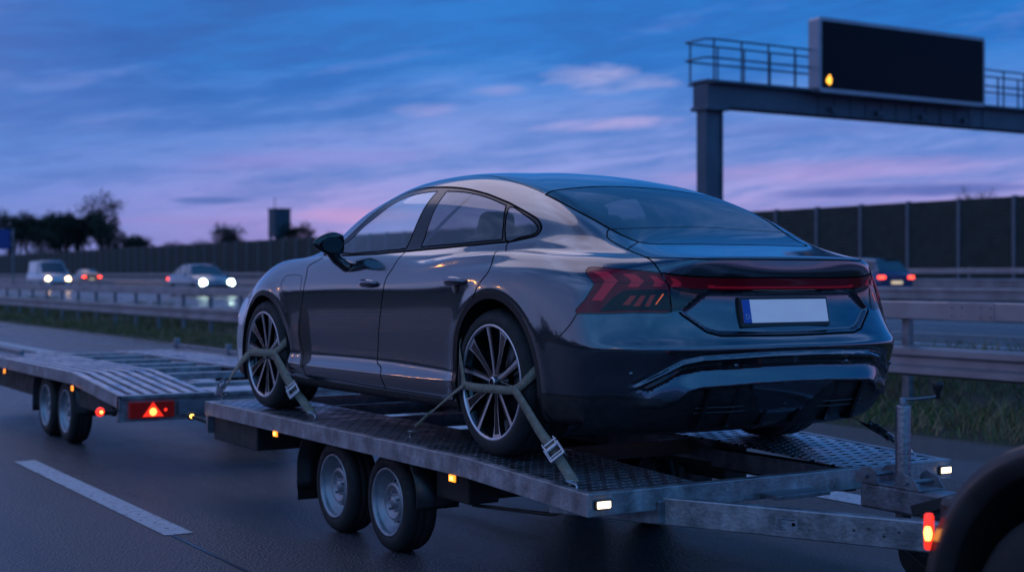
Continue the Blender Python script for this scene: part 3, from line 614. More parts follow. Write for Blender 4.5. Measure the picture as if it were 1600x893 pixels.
# tailgate with its glass
tgm = PM().region(['tailgate'])
tgm.ribbon(uvs(dens(smooth3(F['tailgate'][:4], 3) + smooth3(F['tailgate'][4:], 3), closed=False)), SEAM, m=1)
tgm.ribbon(uvs(dens(F['glassbox'], closed=False)), .005, m=1)
sp = F['spoiler_line']; tgm.ribbon(uvs(dens(smooth3(sp + [(0, sp[-1][1] - .003, sp[-1][2])], 3), closed=False)), .006, m=1)
tgm.ribbon(uvs(dens(bar_top, closed=False)), .007, m=1)
tgm.ribbon(uvs(dens(rear_pts(dens([(.572, .706), (.558, .690), (.465, .618), (.40, .601), (0, .597)], .02, False)), closed=False)), .010, m=1)
tgo = tgm.build('tailgate', [M['paint'], M['gap'], M['satin']], car)
g = PM().region(['backlight']); g.ribbon(rg, .010, m=1, closed=False)
rl = F['rglass_line']; g.ribbon(uvs(dens(smooth3(rl + [(0, rl[-1][1] + .002, rl[-1][2] + .004)], 3), closed=False)), .004, m=1)
g.build('rear_window', [M['rear_glass'], M['gap']], tgo)
for sd_ in ('r', 'l'): PM().region(['tri'], sd_).build('trim_panel', [M['gloss']], tgo)
lb = PM().region(['bar'])
_bl = F['bar_low'] + [(0, F['bar_low'][-1][1], F['bar_low'][-1][2])]
_mid = [(a[0], a[1] - .0, a[2] + .013) for a in _bl]
lb.ribbon(uvs(dens(smooth3([F['redline'][-1]] + _mid[1:], 3), closed=False)), .009, off=.0025, m=1); lb.patch(F['chev4'], m=1)
lb.ribbon(uvs(dens(_bl, closed=False)), .006, m=2)
lb.build('light_bar', [M['red'], M['red2'], M['gloss']], tgo)
for sd, s in (('r', 1), ('l', -1)):
    L = PM().region(['lamp'], sd); L.ribbon(lamp, .006, sd, m=2, closed=True)
    for k in ('chev1', 'chev2', 'chev3'): L.patch(F[k], sd, .0022, 1, 1)
    L.patch(F['smoke'], sd, .0018, 3, 1)
    for k in ('slash1', 'slash2', 'slash3'): L.patch(F[k], sd, .003, 4, 1)
    L.patch(F['slash4'], sd, .0035, 5, 1)
    L.ribbon(uvs(dens(F['redline'][:3], closed=False)), .002, sd, off=.003, m=2)
    L.build('tail_lamp', [M['red'], M['red2'], M['gloss'], M['smoke'], M['red3'], M['orange_dot']], car)
    # doors
    D = PM().region(['front_door'], sd); D.ribbon(uvs(dens(smooth3(F['fd_rear'], 3), closed=False)), SEAM, sd, m=1); D.ribbon(uvs(dens(smooth3(F['fd_front'], 3), closed=False)), SEAM, sd, m=1); D.ribbon(uvs(dens(F['fd_bottom'], closed=False)), SEAM * .7, sd, m=1)
    fdoor = D.build('front_door', [M['paint'], M['gap']], car)
    D = PM().region(['rear_door'], sd); D.ribbon(uvs(dens(smooth3(F['rd_rear'], 3), closed=False)), SEAM, sd, m=1); D.ribbon(uvs(dens(F['rd_bottom'], closed=False)), SEAM * .7, sd, m=1)
    rdoor = D.build('rear_door', [M['paint'], M['gap']], car)
    for d, (hy, hz) in ((fdoor, (2.455, .822)), (rdoor, (1.418, .836))):
        px = cast((2.5, hy, hz), (-1, 0, 0))[0]
        h = MB(); c = Vector((s * (px + .024), hy, BED + hz))
        prof = []
        N = 14
        ring = []
        for i in range(N + 1):
            t = i / N; yy = .102 - .204 * t; e = math.sin(PI * min(max(t, .0), 1.0)) ** .35 if 0 < t < 1 else .12
            hh = (.028 * (1 - .30 * t)) * max(e, .25); ww = .019 * max(e, .3); dx = -.016 * (abs(2 * t - 1) ** 3)
            ring.append([(c.x + s * (dx + ww * math.cos(a)), c.y + yy, c.z + .003 * math.sin(PI * t) + hh * math.sin(a)) for a in np.linspace(0, 2 * PI, 13)[:-1]])
        v = [p for r in ring for p in r]; f = [(i * 12 + k, i * 12 + (k + 1) % 12, (i + 1) * 12 + (k + 1) % 12, (i + 1) * 12 + k) for i in range(N) for k in range(12)]
        h.add(v, f, 0, True); h.add(ring[0], [tuple(range(12))]); h.add(ring[-1], [tuple(range(12))])
        h.lathe([(s * .002, .001), (s * .004, .040), (s * -.012, .046)], (s * px, hy + .0, BED + hz - .022), 'x', 20, 1)
        h.build('handle', [M['handle'], M['gloss']], d)
    W = PM().region(['glass_front'], sd); W.build('window', [M['glass']], fdoor)
    W = PM().region(['glass_rear'], sd); W.build('window', [M['dark_glass']], rdoor)
    PM().region(['glass_quarter'], sd).build('quarter_window', [M['dark_glass']], car)
    T_ = PM().region(['trim'], sd); T_.ribbon(dlo, .009, sd, off=.003, m=1, closed=True)
    for w_ in (w_f, w_r, w_q): T_.ribbon(w_, .007, sd, off=.0015, m=1, closed=True)
    T_.build('window_trim', [M['pillar'], M['gap']], car)
    # mirror
    mm = MB(); c = Vector((s * 1.015, 2.815, BED + 1.045)); rings_ = []
    for i, t in enumerate(np.linspace(0, 1, 11)):      # from the inner end outwards
        e = math.sin(PI * (.20 + .80 * t)) ** .62 if t < 1 else .05
        x = s * (.925 + .20 * t); w = .062 * e * (1.05 - .2 * t); h_ = .074 * e * (1.08 - .30 * t)
        rings_.append([(x, c.y + .035 - .04 * t + w * (math.cos(a) if math.cos(a) > 0 else .45 * math.cos(a)) + .02 * t, c.z + .004 * t + h_ * math.sin(a) * (1.0 if math.sin(a) > 0 else .86)) for a in np.linspace(0, 2 * PI, 21)[:-1]])
    v = [p for r in rings_ for p in r]; mm.add(v, [(i * 20 + k, i * 20 + (k + 1) % 20, (i + 1) * 20 + (k + 1) % 20, (i + 1) * 20 + k) for i in range(10) for k in range(20)], 0, True)
    mm.add(rings_[0], [tuple(range(20))]); mm.add(rings_[-1], [tuple(range(20))])
    mm.tube([(s * 1.0, c.y + .03, c.z - .03), (s * .965, c.y + .03, c.z - .085), (s * .915, c.y + .01, c.z - .125), (s * .890, c.y - .02, c.z - .135)], [.040, .032, .034, .040], 12)
    mr_ = mm.build('mirror', M['gloss'], car)
    g_ = MB(); g_.add([(s * (1.01 + .070 * math.cos(q)), 2.803 - .010 * math.cos(q), c.z + .046 * math.sin(q)) for q in np.linspace(0, 2 * PI, 21)[:-1]], [tuple(range(20))]); g_.build('mirror_glass', mat('mirror_face', (.25, .27, .32), .03, 1.0), mr_)
PM().region(['windscreen']).build('windscreen', [M['windscreen']], car)
# number plate
pb = MB(); y0 = .085
def pq(x, z): return (x, .083 + (z - .64) * .20, BED + z)
def slab(mb, x0, z0, x1, z1, d, m):   # sheet standing d in front of the recess
    a = [pq(x0, z0), pq(x1, z0), pq(x1, z1), pq(x0, z1)]
    b = [(x, y - d, z) for x, y, z in a]; bk = [(x, y + .03, z) for x, y, z in a]
    mb.add(b + bk, [(0, 1, 2, 3), (4, 5, 6, 7), (0, 1, 5, 4), (1, 2, 6, 5), (2, 3, 7, 6), (3, 0, 4, 7)], m)
slab(pb, -.274, .636, .258, .768, .0, 0)
npo = pb.build('number_plate', M['satin'], car, .003)
pf = MB(); slab(pf, -.262, .655, .246, .758, .004, 0); slab(pf, -.262, .655, -.218, .758, .0065, 1)
pf.build('plate_face', [M['plate'], M['plate_blue']], npo)
dl = MB(); pts = [(-.248, .672), (-.248, .694), (-.240, .694), (-.234, .690), (-.232, .683), (-.234, .676), (-.240, .672)]
dl.tube([(x, pq(x, z)[1] - .0078, BED + z) for x, z in pts], .0013, 4, closed=True); dl.build('country_letter', M['plate_white'], npo)
# parking sensors on the bumper
for sx, sz in ((.33, .470), (.78, .44)): 
    for s in (-1, 1):
        q = cast((sx, -2, sz), (0, 1, 0))
        if q: MB().lathe([(-.001, .001), (-.001, .011), (.006, .012)], (s * q[0], q[1] - .001, BED + q[2]), 'y', 16).build('parking_sensor', M['paint'], car)
# cabin
cb = MB(); cb.box((-.74, .95, BED + .24), (.74, 3.6, BED + .30)); cb.box((-.72, .60, BED + .55), (.72, 1.35, BED + .96)); cb.box((-.70, 3.15, BED + .55), (.70, 3.62, BED + .93)); cb.box((-.12, 1.9, BED + .3), (.12, 3.2, BED + .62))
for s in (-1, 1): cb.box((s * .86 - .03, 1.2, BED + .3), (s * .86 + .03, 3.4, BED + .90)) if False else cb.box((min(s * .80, s * .86), 1.3, BED + .3), (max(s * .80, s * .86), 3.3, BED + .93))
cb.build('cabin', M['dark'], car, .02)
def seat(x, y, w):
    b = MB(); b.hexa([(x - w, y - .05, BED + .32), (x + w, y - .05, BED + .32), (x + w, y + .48, BED + .34), (x - w, y + .48, BED + .34), (x - w, y - .05, BED + .50), (x + w, y - .05, BED + .50), (x + w, y + .48, BED + .54), (x - w, y + .48, BED + .54)])
    b.hexa([(x - w, y - .12, BED + .45), (x + w, y - .12, BED + .45), (x + w, y + .02, BED + .45), (x - w, y + .02, BED + .45), (x - w * .8, y - .34, BED + 1.05), (x + w * .8, y - .34, BED + 1.05), (x + w * .8, y - .24, BED + 1.05), (x - w * .8, y - .24, BED + 1.05)])
    b.hexa([(x - .12, y - .35, BED + 1.07), (x + .12, y - .35, BED + 1.07), (x + .12, y - .25, BED + 1.07), (x - .12, y - .25, BED + 1.07), (x - .10, y - .37, BED + 1.22), (x + .10, y - .37, BED + 1.22), (x + .10, y - .29, BED + 1.22), (x - .10, y - .29, BED + 1.22)])
    b.build('seat', M['leather'], car, .035)
for x in (-.37, .37): seat(x, 2.35, .25); seat(x, 1.45, .26)
MB().tube([(-.37 + .18 * math.cos(t), 2.98 + .07 * math.sin(t), BED + .88 + .165 * math.sin(t)) for t in np.linspace(0, 2 * PI, 33)[:-1]], .014, 8, closed=True).build('steering_wheel', M['leather'], car)

# ------------------------------------------------------------------ car wheels
def car_wheel(cx, cy, s):
    cz = BED + .355; w = .275; xo = s * cx
    t = empty('wheel', parent=car)
    R = .355; pr = [(-s * .025, .262), (s * .004, .272), (s * .010, .290), (s * .008, .315), (-s * .004, .335), (-s * .022, .347), (-s * .045, .3535), (-s * .05, .349), (-s * .055, .3535), (-s * .10, .355), (-s * .105, .3495), (-s * .11, .355), (-s * .165, .355), (-s * .17, .3495), (-s * .175, .355), (-s * .22, .3535), (-s * .25, .347), (-s * .27, .33), (-s * .28, .30), (-s * .27, .262)]
    MB().lathe(pr, (xo, cy, cz), 'x', 72).build('tyre', M['rubber'], t)
    r = MB(); r.lathe([(-s * .27, .255), (-s * .06, .245), (-s * .012, .262), (s * .002, .274), (s * .006, .278)], (xo, cy, cz), 'x', 72, 1)
    r.lathe([(s * .006, .2785), (s * .008, .2765), (s * .007, .2665), (s * .000, .2650)], (xo, cy, cz), 'x', 72, 0)
    r.lathe([(-s * .11, .001), (-s * .11, .25)], (xo, cy, cz), 'x', 48, 1, False)
    r.lathe([(-s * .004, .001), (-s * .004, .026), (-s * .007, .031), (-s * .03, .033)], (xo, cy, cz), 'x', 32, 1)
    r.lathe([(-s * .0, .018), (s * .001, .022), (-s * .004, .0255)], (xo, cy, cz), 'x', 32, 0)
    r.lathe([(-s * .018, .03), (-s * .022, .055), (-s * .05, .075)], (xo, cy, cz), 'x', 32, 1)
    def spoke(a0, prof, mface=0):
        """prof: (radius, left offset, right offset) in wheel plane"""
        ca, sa = math.cos(a0), math.sin(a0); fr, bk = [], []
        for (q, l_, r_) in prof:
            xf = -s * (.020 - .022 * (q / .27) ** 1.5)
            for off in (l_, r_):
                yy, zz = q * ca - off * sa, q * sa + off * ca
                fr.append((xo + xf, cy + yy, cz + zz)); bk.append((xo + xf - s * .030, cy + q * ca - (off * 1.0) * sa, cz + q * sa + off * ca))
        n = len(prof)
        r.add(fr, [(2 * i, 2 * i + 1, 2 * i + 3, 2 * i + 2) for i in range(n - 1)], mface)
        r.add(fr + bk, [(2 * i, 2 * i + 2, 2 * n + 2 * i + 2, 2 * n + 2 * i) for i in range(n - 1)] + [(2 * i + 1, 2 * i + 3, 2 * n + 2 * i + 3, 2 * n + 2 * i + 1) for i in range(n - 1)], 1)
    for k in range(5):
        a = PI / 2 * 3 + k * 2 * PI / 5 + .12 * s
        # wide spoke: parts into a dark pocket and closes to a broad foot at the rim
        spoke(a, [(.035, -.018, -.001), (.09, -.021, -.004), (.15, -.026, -.008), (.205, -.036, -.015), (.240, -.048, -.020), (.269, -.062, -.016)])
        spoke(a, [(.035, .001, .010), (.09, .000, .008), (.15, -.001, .007), (.205, -.001, .007), (.240, .002, .012), (.269, .008, .022)])
        spoke(a, [(.228, -.018, .000), (.248, -.022, .006), (.269, -.026, .014)])
        spoke(a, [(.035, -.016, .009), (.15, -.022, .005), (.25, -.040, .004)], 1)
        # slender spoke with a dark inner half
        b = a + PI / 5 * 1.10
        spoke(b, [(.035, -.013, .000), (.10, -.016, -.002), (.19, -.023, -.008), (.269, -.034, -.012)])
        spoke(b, [(.035, .000, .010), (.10, -.002, .010), (.19, -.008, .006), (.269, -.012, .004)], 1)
    r.build('rim', [M['machined'], M['rimblack']], t, fix=False)
    MB().lathe([(-s * .075, .05), (-s * .075, .185), (-s * .10, .185)], (xo, cy, cz), 'x', 48).build('brake_disc', M['disc'], t)
    root_at(t, (xo, cy, cz)); return t
for s in (-1, 1):
    car_wheel(.952, 1.11, s); car_wheel(.948, 4.01, s)
root_at(car, (0, 2.5, BED))
# ------------------------------------------------------------------ straps
def strip(mb, pts, w, nrm, th=.0032, m=0, twist=None):
    """flat webbing along pts, its face towards nrm"""
    P = smooth3(pts, 5); N = len(P); v = []
    nn = [Vector(x) for x in nrm] if isinstance(nrm, list) else [Vector(nrm)] * 2
    for i, p in enumerate(P):
        d = Vector(P[min(i + 1, N - 1)] - P[max(i - 1, 0)]).normalized(); t = i / (N - 1)
        k = t * (len(nn) - 1); a = min(int(k), len(nn) - 2); n = (nn[a].lerp(nn[a + 1], k - a)).normalized()
        r = d.cross(n).normalized(); n = r.cross(d); ww = w[0] + (w[1] - w[0]) * t if isinstance(w, tuple) else w
        p = Vector(p); v += [p - r * ww / 2, p + r * ww / 2, p + r * ww / 2 - n * th, p - r * ww / 2 - n * th]
    f = []
    for i in range(N - 1):
        for k in range(4): f.append((4 * i + k, 4 * i + (k + 1) % 4, 4 * i + 4 + (k + 1) % 4, 4 * i + 4 + k))
    f += [(3, 2, 1, 0), tuple(range(4 * N - 4, 4 * N))]; mb.add(v, f, m, True); return mb
def ratchet(parent, p, d, n):
    """steel ratchet buckle: side plates, spool, handle"""
    p, d, n = Vector(p), Vector(d).normalized(), Vector(n).normalized(); r = d.cross(n).normalized(); n = r.cross(d)
    b = MB()
    for s in (-1, 1):
        c = p + r * s * .031
        b.bar(c - d * .055 + n * .010, c + d * .060 + n * .014, .004, .030, up=n)
        b.bar(c + r * s * .006 - d * .015 + n * .022, c + r * s * .006 + d * .070 + n * .030, .004, .018, up=n)
    for t, rr, h in ((-.045, .006, .012), (-.008, .011, .018), (.035, .005, .018), (.066, .0075, .032)):
        b.tube([p + d * t + n * h - r * .037, p + d * t + n * h + r * .037], rr, 10)
    for k in (-1, 1):
        b.tube([p - d * .008 + n * .018 + r * k * .0245, p - d * .008 + n * .018 + r * k * .0285], .019, 12)
    return b.build('ratchet_buckle', M['ratchet'], parent)
def hook(parent, p, d):
    p, d = Vector(p), Vector(d).normalized(); u = Vector((0, 0, 1)); s = d.cross(u).normalized()
    b = MB(); b.tube([p - d * .035 + s * .024 + u * .004, p - d * .03 + s * .024 + u * .006, p - d * .03 - s * .024 + u * .006, p - d * .005 - s * .008 + u * .006, p + d * .015 + u * .004, p + d * .022 - u * .014, p + d * .004 - u * .022], .0045, 8)
    b.tube([p - d * .03 + s * .024 + u * .006, p - d * .005 + s * .008 + u * .006, p + d * .012 + u * .005], .0045, 8)
    return b.build('hook', M['steel'], parent)
X0 = -.978
rs = tag(empty('wheel_strap'), 'olive webbing strap with steel ratchet across the rear wheel nearest the camera', 'strap', 'lashing straps over the car wheels')
w_ = MB(); strip(w_, [(X0, 1.335, .968), (X0 - .012, 1.20, .966), (X0 - .016, 1.05, .970), (X0 - .010, .92, .972), (X0, .845, .978)], .040, (-1, 0, 0))
strip(w_, [(X0, 1.322, .962), (X0 + .002, 1.358, 1.05), (-.955, 1.415, 1.15), (-.90, 1.445, 1.205), (-.78, 1.452, 1.215)], (.034, .045), [(-1, 0, 0), (-1, .3, .2), (0, 1, .6), (0, 1, .6)])
strip(w_, [(X0 - .004, .865, .972), (X0 + .004, .80, 1.005), (-.955, .755, 1.045), (-.905, .738, 1.085), (-.78, .732, 1.10)], (.036, .050), [(-1, 0, 0), (-1, -.3, 0), (-.2, -1, .3), (0, -1, .3)])
strip(w_, [(X0 - .006, .862, .985), (-.99, .74, .900), (-1.002, .60, .805), (-1.01, .475, .738)], .046, [(-1, 0, 0), (-1, -.15, .15), (-.8, -.4, .45)])
strip(w_, [(-1.012, .50, .748), (-1.025, .39, .690), (-1.04, .275, .622)], .046, [(-.8, -.4, .45), (-.6, -.5, .7)])
w_.build('webbing', M['strap'], rs, fix=True)
w2 = MB(); strip(w2, [(X0 - .003, 1.325, .972), (-.985, 1.45, .912), (-.965, 1.70, .802), (-.95, 1.86, .722), (-.925, 1.99, .672)], .030, [(-.8, 0, .5), (-.5, .2, .9)])
w2.build('webbing', M['strap'], rs)
w3 = MB(); strip(w3, [(-.966, 1.70, .812), (-.958, 1.80, .765), (-.95, 1.88, .728)], .040, (-.5, .2, .9), .012); w3.build('webbing', M['strap'], rs)
ratchet(rs, (-1.014, .465, .738), (-.04, -.62, -.40), (-.75, -.38, .5)); hook(rs, (-1.045, .262, .616), (-.1, -.9, -.3)); hook(rs, (-.915, 2.01, .664), (.2, .9, -.3)); root_at(rs, (X0, 1.1, BED))
fs = tag(empty('wheel_strap'), 'olive webbing strap with ratchet across the front wheel of the fastback car', 'strap', 'lashing straps over the car wheels')
w_ = MB(); X1 = -.974; strip(w_, [(X1, 4.20, 1.000), (X1 - .012, 4.08, 1.006), (X1 - .014, 3.90, 1.010), (X1 - .004, 3.775, 1.018)], .050, (-1, 0, 0))
strip(w_, [(X1 - .004, 3.80, 1.010), (X1 + .004, 3.71, 1.045), (-.95, 3.655, 1.085), (-.90, 3.63, 1.12), (-.78, 3.625, 1.13)], (.040, .052), [(-1, 0, 0), (-1, -.3, 0), (-.2, -1, .3), (0, -1, .3)])
strip(w_, [(X1 - .004, 3.78, 1.02), (-.985, 3.63, .935), (-.99, 3.48, .842), (-.99, 3.37, .785), (-.98, 3.16, .680)], .050, [(-1, 0, 0), (-.8, -.4, .45), (-.6, -.5, .7)])
strip(w_, [(X1 - .002, 3.80, 1.005), (-.980, 3.68, .92), (-.985, 3.52, .83), (-.985, 3.42, .79)], .030, [(-1, 0, 0), (-.8, -.4, .45)])
strip(w_, [(X1 - .002, 4.19, 1.0), (-.99, 4.33, .925), (-1.0, 4.50, .81), (-1.0, 4.66, .69)], (.05, .06), [(-1, 0, 0), (-.8, .3, .5)])
w_.build('webbing', M['strap'], fs); ratchet(fs, (-.995, 3.40, .802), (0, -.62, -.42), (-.75, -.38, .5)); ratchet(fs, (-1.008, 4.60, .748), (0, .6, -.45), (-.85, .1, .4)); hook(fs, (-.98, 3.135, .672), (0, -.9, -.3)); hook(fs, (-.99, 4.675, .672), (0, .9, -.3)); root_at(fs, (X1, 4.0, BED))
fr = tag(empty('wheel_strap'), 'dark strap running from the far rear wheel down to the right edge of the deck', 'strap', 'lashing straps over the car wheels')
w_ = MB(); strip(w_, [(.93, .80, .88), (.99, .62, .745), (1.02, .47, .675), (1.03, .33, .62)], .045, [(.6, -.5, .6), (.4, -.5, .8)]); strip(w_, [(1.00, .60, .742), (1.02, .50, .705), (1.03, .43, .672)], .06, [(.5, -.5, .8)] * 2, .012); w_.build('webbing', M['satin'], fr)
ratchet(fr, (1.012, .52, .700), (.05, -.6, -.35), (.5, -.45, .8)); hook(fr, (1.03, .30, .612), (.05, -.9, -.3)); root_at(fr, (.95, 1.1, BED))

# ------------------------------------------------------------------ trailers
def deck_mat(name, c1, c2, pitch=(.055, .050), hole=(.40, .24), hmix=1.0):
    """punched plate: staggered oval holes with raised collars"""
    m = galv(name, c1, c2, 6, (.22, .42)); n, l, b = nodes(m); b.inputs['Metallic'].default_value = .85
    tc = n.new('ShaderNodeTexCoord'); s = n.new('ShaderNodeSeparateXYZ'); l.new(tc.outputs['Object'], s.inputs[0])
    def mm(op, a, c=None, cl=False):
        q = n.new('ShaderNodeMath'); q.operation = op; q.use_clamp = cl
        for i, v in enumerate((a, c)):
            if v is None: continue
            if isinstance(v, (int, float)): q.inputs[i].default_value = v
            else: l.new(v, q.inputs[i])
        return q.outputs[0]
    yy = mm('DIVIDE', s.outputs[1], pitch[1]); row = mm('FLOOR', yy); fy = mm('SUBTRACT', mm('SUBTRACT', yy, row), .5)
    xx = mm('ADD', mm('DIVIDE', s.outputs[0], pitch[0]), mm('MULTIPLY', mm('FLOORED_MODULO', row, 2.0), .5)); fx = mm('SUBTRACT', mm('SUBTRACT', xx, mm('FLOOR', xx)), .5)
    dx = mm('DIVIDE', fx, hole[0]); dy = mm('DIVIDE', fy, hole[1]); r = mm('SQRT', mm('ADD', mm('MULTIPLY', dx, dx), mm('MULTIPLY', dy, dy)))
    inside_ = mm('MULTIPLY', mm('SUBTRACT', 1.0, r), 9.0, True)
    collar = mm('SUBTRACT', 1.0, mm('MULTIPLY', mm('ABSOLUTE', mm('SUBTRACT', r, 1.18)), 3.6), True)
    src = b.inputs['Base Color'].links[0].from_socket; mx = n.new('ShaderNodeMix'); mx.data_type = 'RGBA'; l.new(mm('MULTIPLY', inside_, hmix), mx.inputs[0]); l.new(src, mx.inputs[6]); mx.inputs[7].default_value = (.004, .004, .005, 1)
    m2 = n.new('ShaderNodeMix'); m2.data_type = 'RGBA'; l.new(mm('MULTIPLY', collar, .6), m2.inputs[0]); l.new(mx.outputs[2], m2.inputs[6]); m2.inputs[7].default_value = (.80, .82, .88, 1); l.new(m2.outputs[2], b.inputs['Base Color'])  # collars painted pale, as if their rims catch the light
    bp = n.new('ShaderNodeBump'); bp.inputs['Strength'].default_value = .9; bp.inputs['Distance'].default_value = .008; l.new(collar, bp.inputs['Height']); l.new(bp.outputs[0], b.inputs['Normal'])
    me = mm('SUBTRACT', .85, mm('MULTIPLY', inside_, .85)); l.new(me, b.inputs['Metallic'])
    sp = mm('SUBTRACT', .5, mm('MULTIPLY', inside_, .5)); l.new(sp, b.inputs['Specular IOR Level'])
    return m
M['deck'] = deck_mat('perforated_deck', (.50, .52, .57), (.70, .72, .77), (.085, .070), (.29, .22))
M['deck_dark'] = deck_mat('perforated_deck_dark', (.20, .21, .24), (.34, .35, .39), (.080, .062), (.25, .15))  # darker version of the punched plate, for the left track
def trailer_wheel(parent, xo, cy, s, R=.27, rim=.185, cz=None, w=.19):
    cz = cz or R; t = empty('wheel', parent=parent); c = (s * xo, cy, cz); k = R - rim
    MB().lathe([(-s * .02, rim - .004), (s * .004, rim + .006), (s * .009, rim + .25 * k), (s * .008, rim + .55 * k), (-s * .006, rim + .85 * k), (-s * .022, R - .003), (-s * .05, R), (-s * .055, R - .006), (-s * .06, R), (-s * .09, R), (-s * .095, R - .006), (-s * .10, R), (-s * .14, R), (-s * .165, rim + .85 * k), (-s * .18, rim + .5 * k), (-s * .17, rim)], c, 'x', 64).build('tyre', M['rubber'], t)
    r = MB(); r.lathe([(-s * .004, rim + .004), (s * .008, rim), (s * .006, rim - .009), (-s * .014, rim - .016), (-s * .030, rim - .020), (-s * .036, rim - .036), (-s * .085, rim - .045), (-s * .085, .128), (-s * .060, .120), (-s * .036, .106), (-s * .026, .094), (-s * .030, .082), (-s * .048, .070), (-s * .050, .036), (-s * .030, .031), (-s * .024, .020), (-s * .024, .001)], c, 'x', 64)
    for i in range(5):
        a = i * 2 * PI / 5 + .3; r.tube([(c[0] - s * .05, cy + .052 * math.cos(a), cz + .052 * math.sin(a)), (c[0] - s * .022, cy + .052 * math.cos(a), cz + .052 * math.sin(a))], .0085, 6)
    h = r
    for i in range(16):
        a = i * 2 * PI / 16; q = .112
        nrm = Vector((s * .6, math.cos(a) * .6, math.sin(a) * .6)).normalized(); p = Vector((c[0] - s * .0465, cy + q * math.cos(a), cz + q * math.sin(a)))
        u = Vector((0, -math.sin(a), math.cos(a))); v = nrm.cross(u)
        h.add([p + nrm * .003 + u * .0085 * math.cos(b) + v * .0075 * math.sin(b) for b in np.linspace(0, 2 * PI, 9)[:-1]], [tuple(range(8))], 1)
    r.build('rim', [M['wheel_steel'], M['gap']], t, fix=False)
    root_at(t, c); return t
def lamp_block(parent, name, c, size, lens, axis='x', s=-1, core=None):
    """small lamp: black base, rounded lens and a bright core; sits on a face that looks along axis*s"""
    b = MB(); d, w, h = size
    def bx(mb, k0, k1, ww, hh, m=0):
        if axis == 'x': mb.box((min(c[0] + s * k0, c[0] + s * k1), c[1] - ww / 2, c[2] - hh / 2), (max(c[0] + s * k0, c[0] + s * k1), c[1] + ww / 2, c[2] + hh / 2), m)
        else: mb.box((c[0] - ww / 2, min(c[1] + s * k0, c[1] + s * k1), c[2] - hh / 2), (c[0] + ww / 2, max(c[1] + s * k0, c[1] + s * k1), c[2] + hh / 2), m)
    bx(b, 0, d * .55, w * 1.25, h * 1.3); o = b.build(name, M['satin'], parent, .004)
    l = MB(); bx(l, d * .55 + .001, d, w, h); l.build('lens', lens, o, min(w, h) * .22)
    if core:
        k = MB(); bx(k, d + .0005, d + .002, w * .45, h * .5); k.build('bulb', core, o)
    return o
T = tag(empty('car_trailer'), 'galvanised twin-axle flatbed trailer with perforated deck carrying the dark grey fastback', 'trailer')
xl, xr, yf, yk, yr = -1.092, 1.085, .10, 1.12, 4.74
zk, zf = .640, .598
def zt(y): return zf + (zk - zf) * min(max((y - yf) / (yk - yf), 0), 1)
def plate(mb, x0, x1, ys, th=.006, dz=0.0):
    for a, b in zip(ys[:-1], ys[1:]):
        mb.hexa([(x0, a, zt(a) - th + dz), (x1, a, zt(a) - th + dz), (x1, b, zt(b) - th + dz), (x0, b, zt(b) - th + dz), (x0, a, zt(a) + dz), (x1, a, zt(a) + dz), (x1, b, zt(b) + dz), (x0, b, zt(b) + dz)])
xin_l, xin_r = -.47, .43
b = MB(); plate(b, xl + .012, xin_l, [yf + .052, yk, yr - .02], dz=-.001); b.build('deck_plate', M['deck_dark'], T)
b = MB(); plate(b, xin_r, xr - .012, [yf + .052, yk, yr - .02], dz=-.001); b.build('deck_plate', M['deck'], T)
# side rails: C section with a rolled top lip, bent at the kink
for s, x in ((-1, xl), (1, xr)):
    b = MB()
    for a, c in ((yf, yk), (yk, yr)):
        for (x0, x1, z0, z1) in ((0, .005, -.092, 0), (.005, .045, -.006, .0022), (.005, .04, -.092, -.087)):
            X0_, X1_ = sorted((x - s * x0, x - s * x1))
            b.hexa([(X0_, a, zt(a) + z0), (X1_, a, zt(a) + z0), (X1_, c, zt(c) + z0), (X0_, c, zt(c) + z0), (X0_, a, zt(a) + z1), (X1_, a, zt(a) + z1), (X1_, c, zt(c) + z1), (X0_, c, zt(c) + z1)])
    b.build('side_rail', M['galv'], T, .0015)
b = MB(); b.box((xl + .001, yf - .001, zf - .094), (xr - .001, yf + .050, zf + .004)); fb = b.build('front_beam', M['galv'], T, .004)
b = MB(); b.box((xl + .006, yr - .045, zk - .093), (xr - .006, yr, zk + .002)); b.build('rear_beam', M['galv'], T, .004)
for y in (1.32, 2.3, 3.2, 4.1):
    b = MB(); b.box((xl + .05, y - .025, zt(y) - .092), (xr - .05, y + .025, zt(y) - .012)); b.build('cross_member', noise_mat('rusty_steel', (.10, .035, .022), (.17, .07, .045), 7, (.5, .8)) if y < 1.5 else M['galv_dark'], T)
for x in (xin_l, xin_r):
    b = MB(); b.box((x - .02 if x > 0 else x, yf + .06, .50), (x if x > 0 else x + .02, yk - .0, .590)); b.box((x - .02 if x > 0 else x, yk, .52), (x if x > 0 else x + .02, yr - .05, .632)); b.build('deck_bearer', M['galv_dark'], T)
b = MB(); b.box((xl + .05, 3.9, .38), (-.60, 4.70, .54)); b.box((-.5, 1.9, .46), (.5, 3.4, .50)); b.build('storage_box', M['axle'], T, .01)
for y in (2.236, 2.940):
    b = MB(); b.tube([(-.80, y, .27), (.80, y, .27)], .038, 12); b.build('axle', M['axle'], T)
    trailer_wheel(T, .94, y, -1); trailer_wheel(T, .94, y, 1)
for x in (-.66, .66):
    b = MB(); b.bar((x, .35, .50), (x, 3.9, .50), .06, .11); b.build('chassis_beam', M['axle'], T)
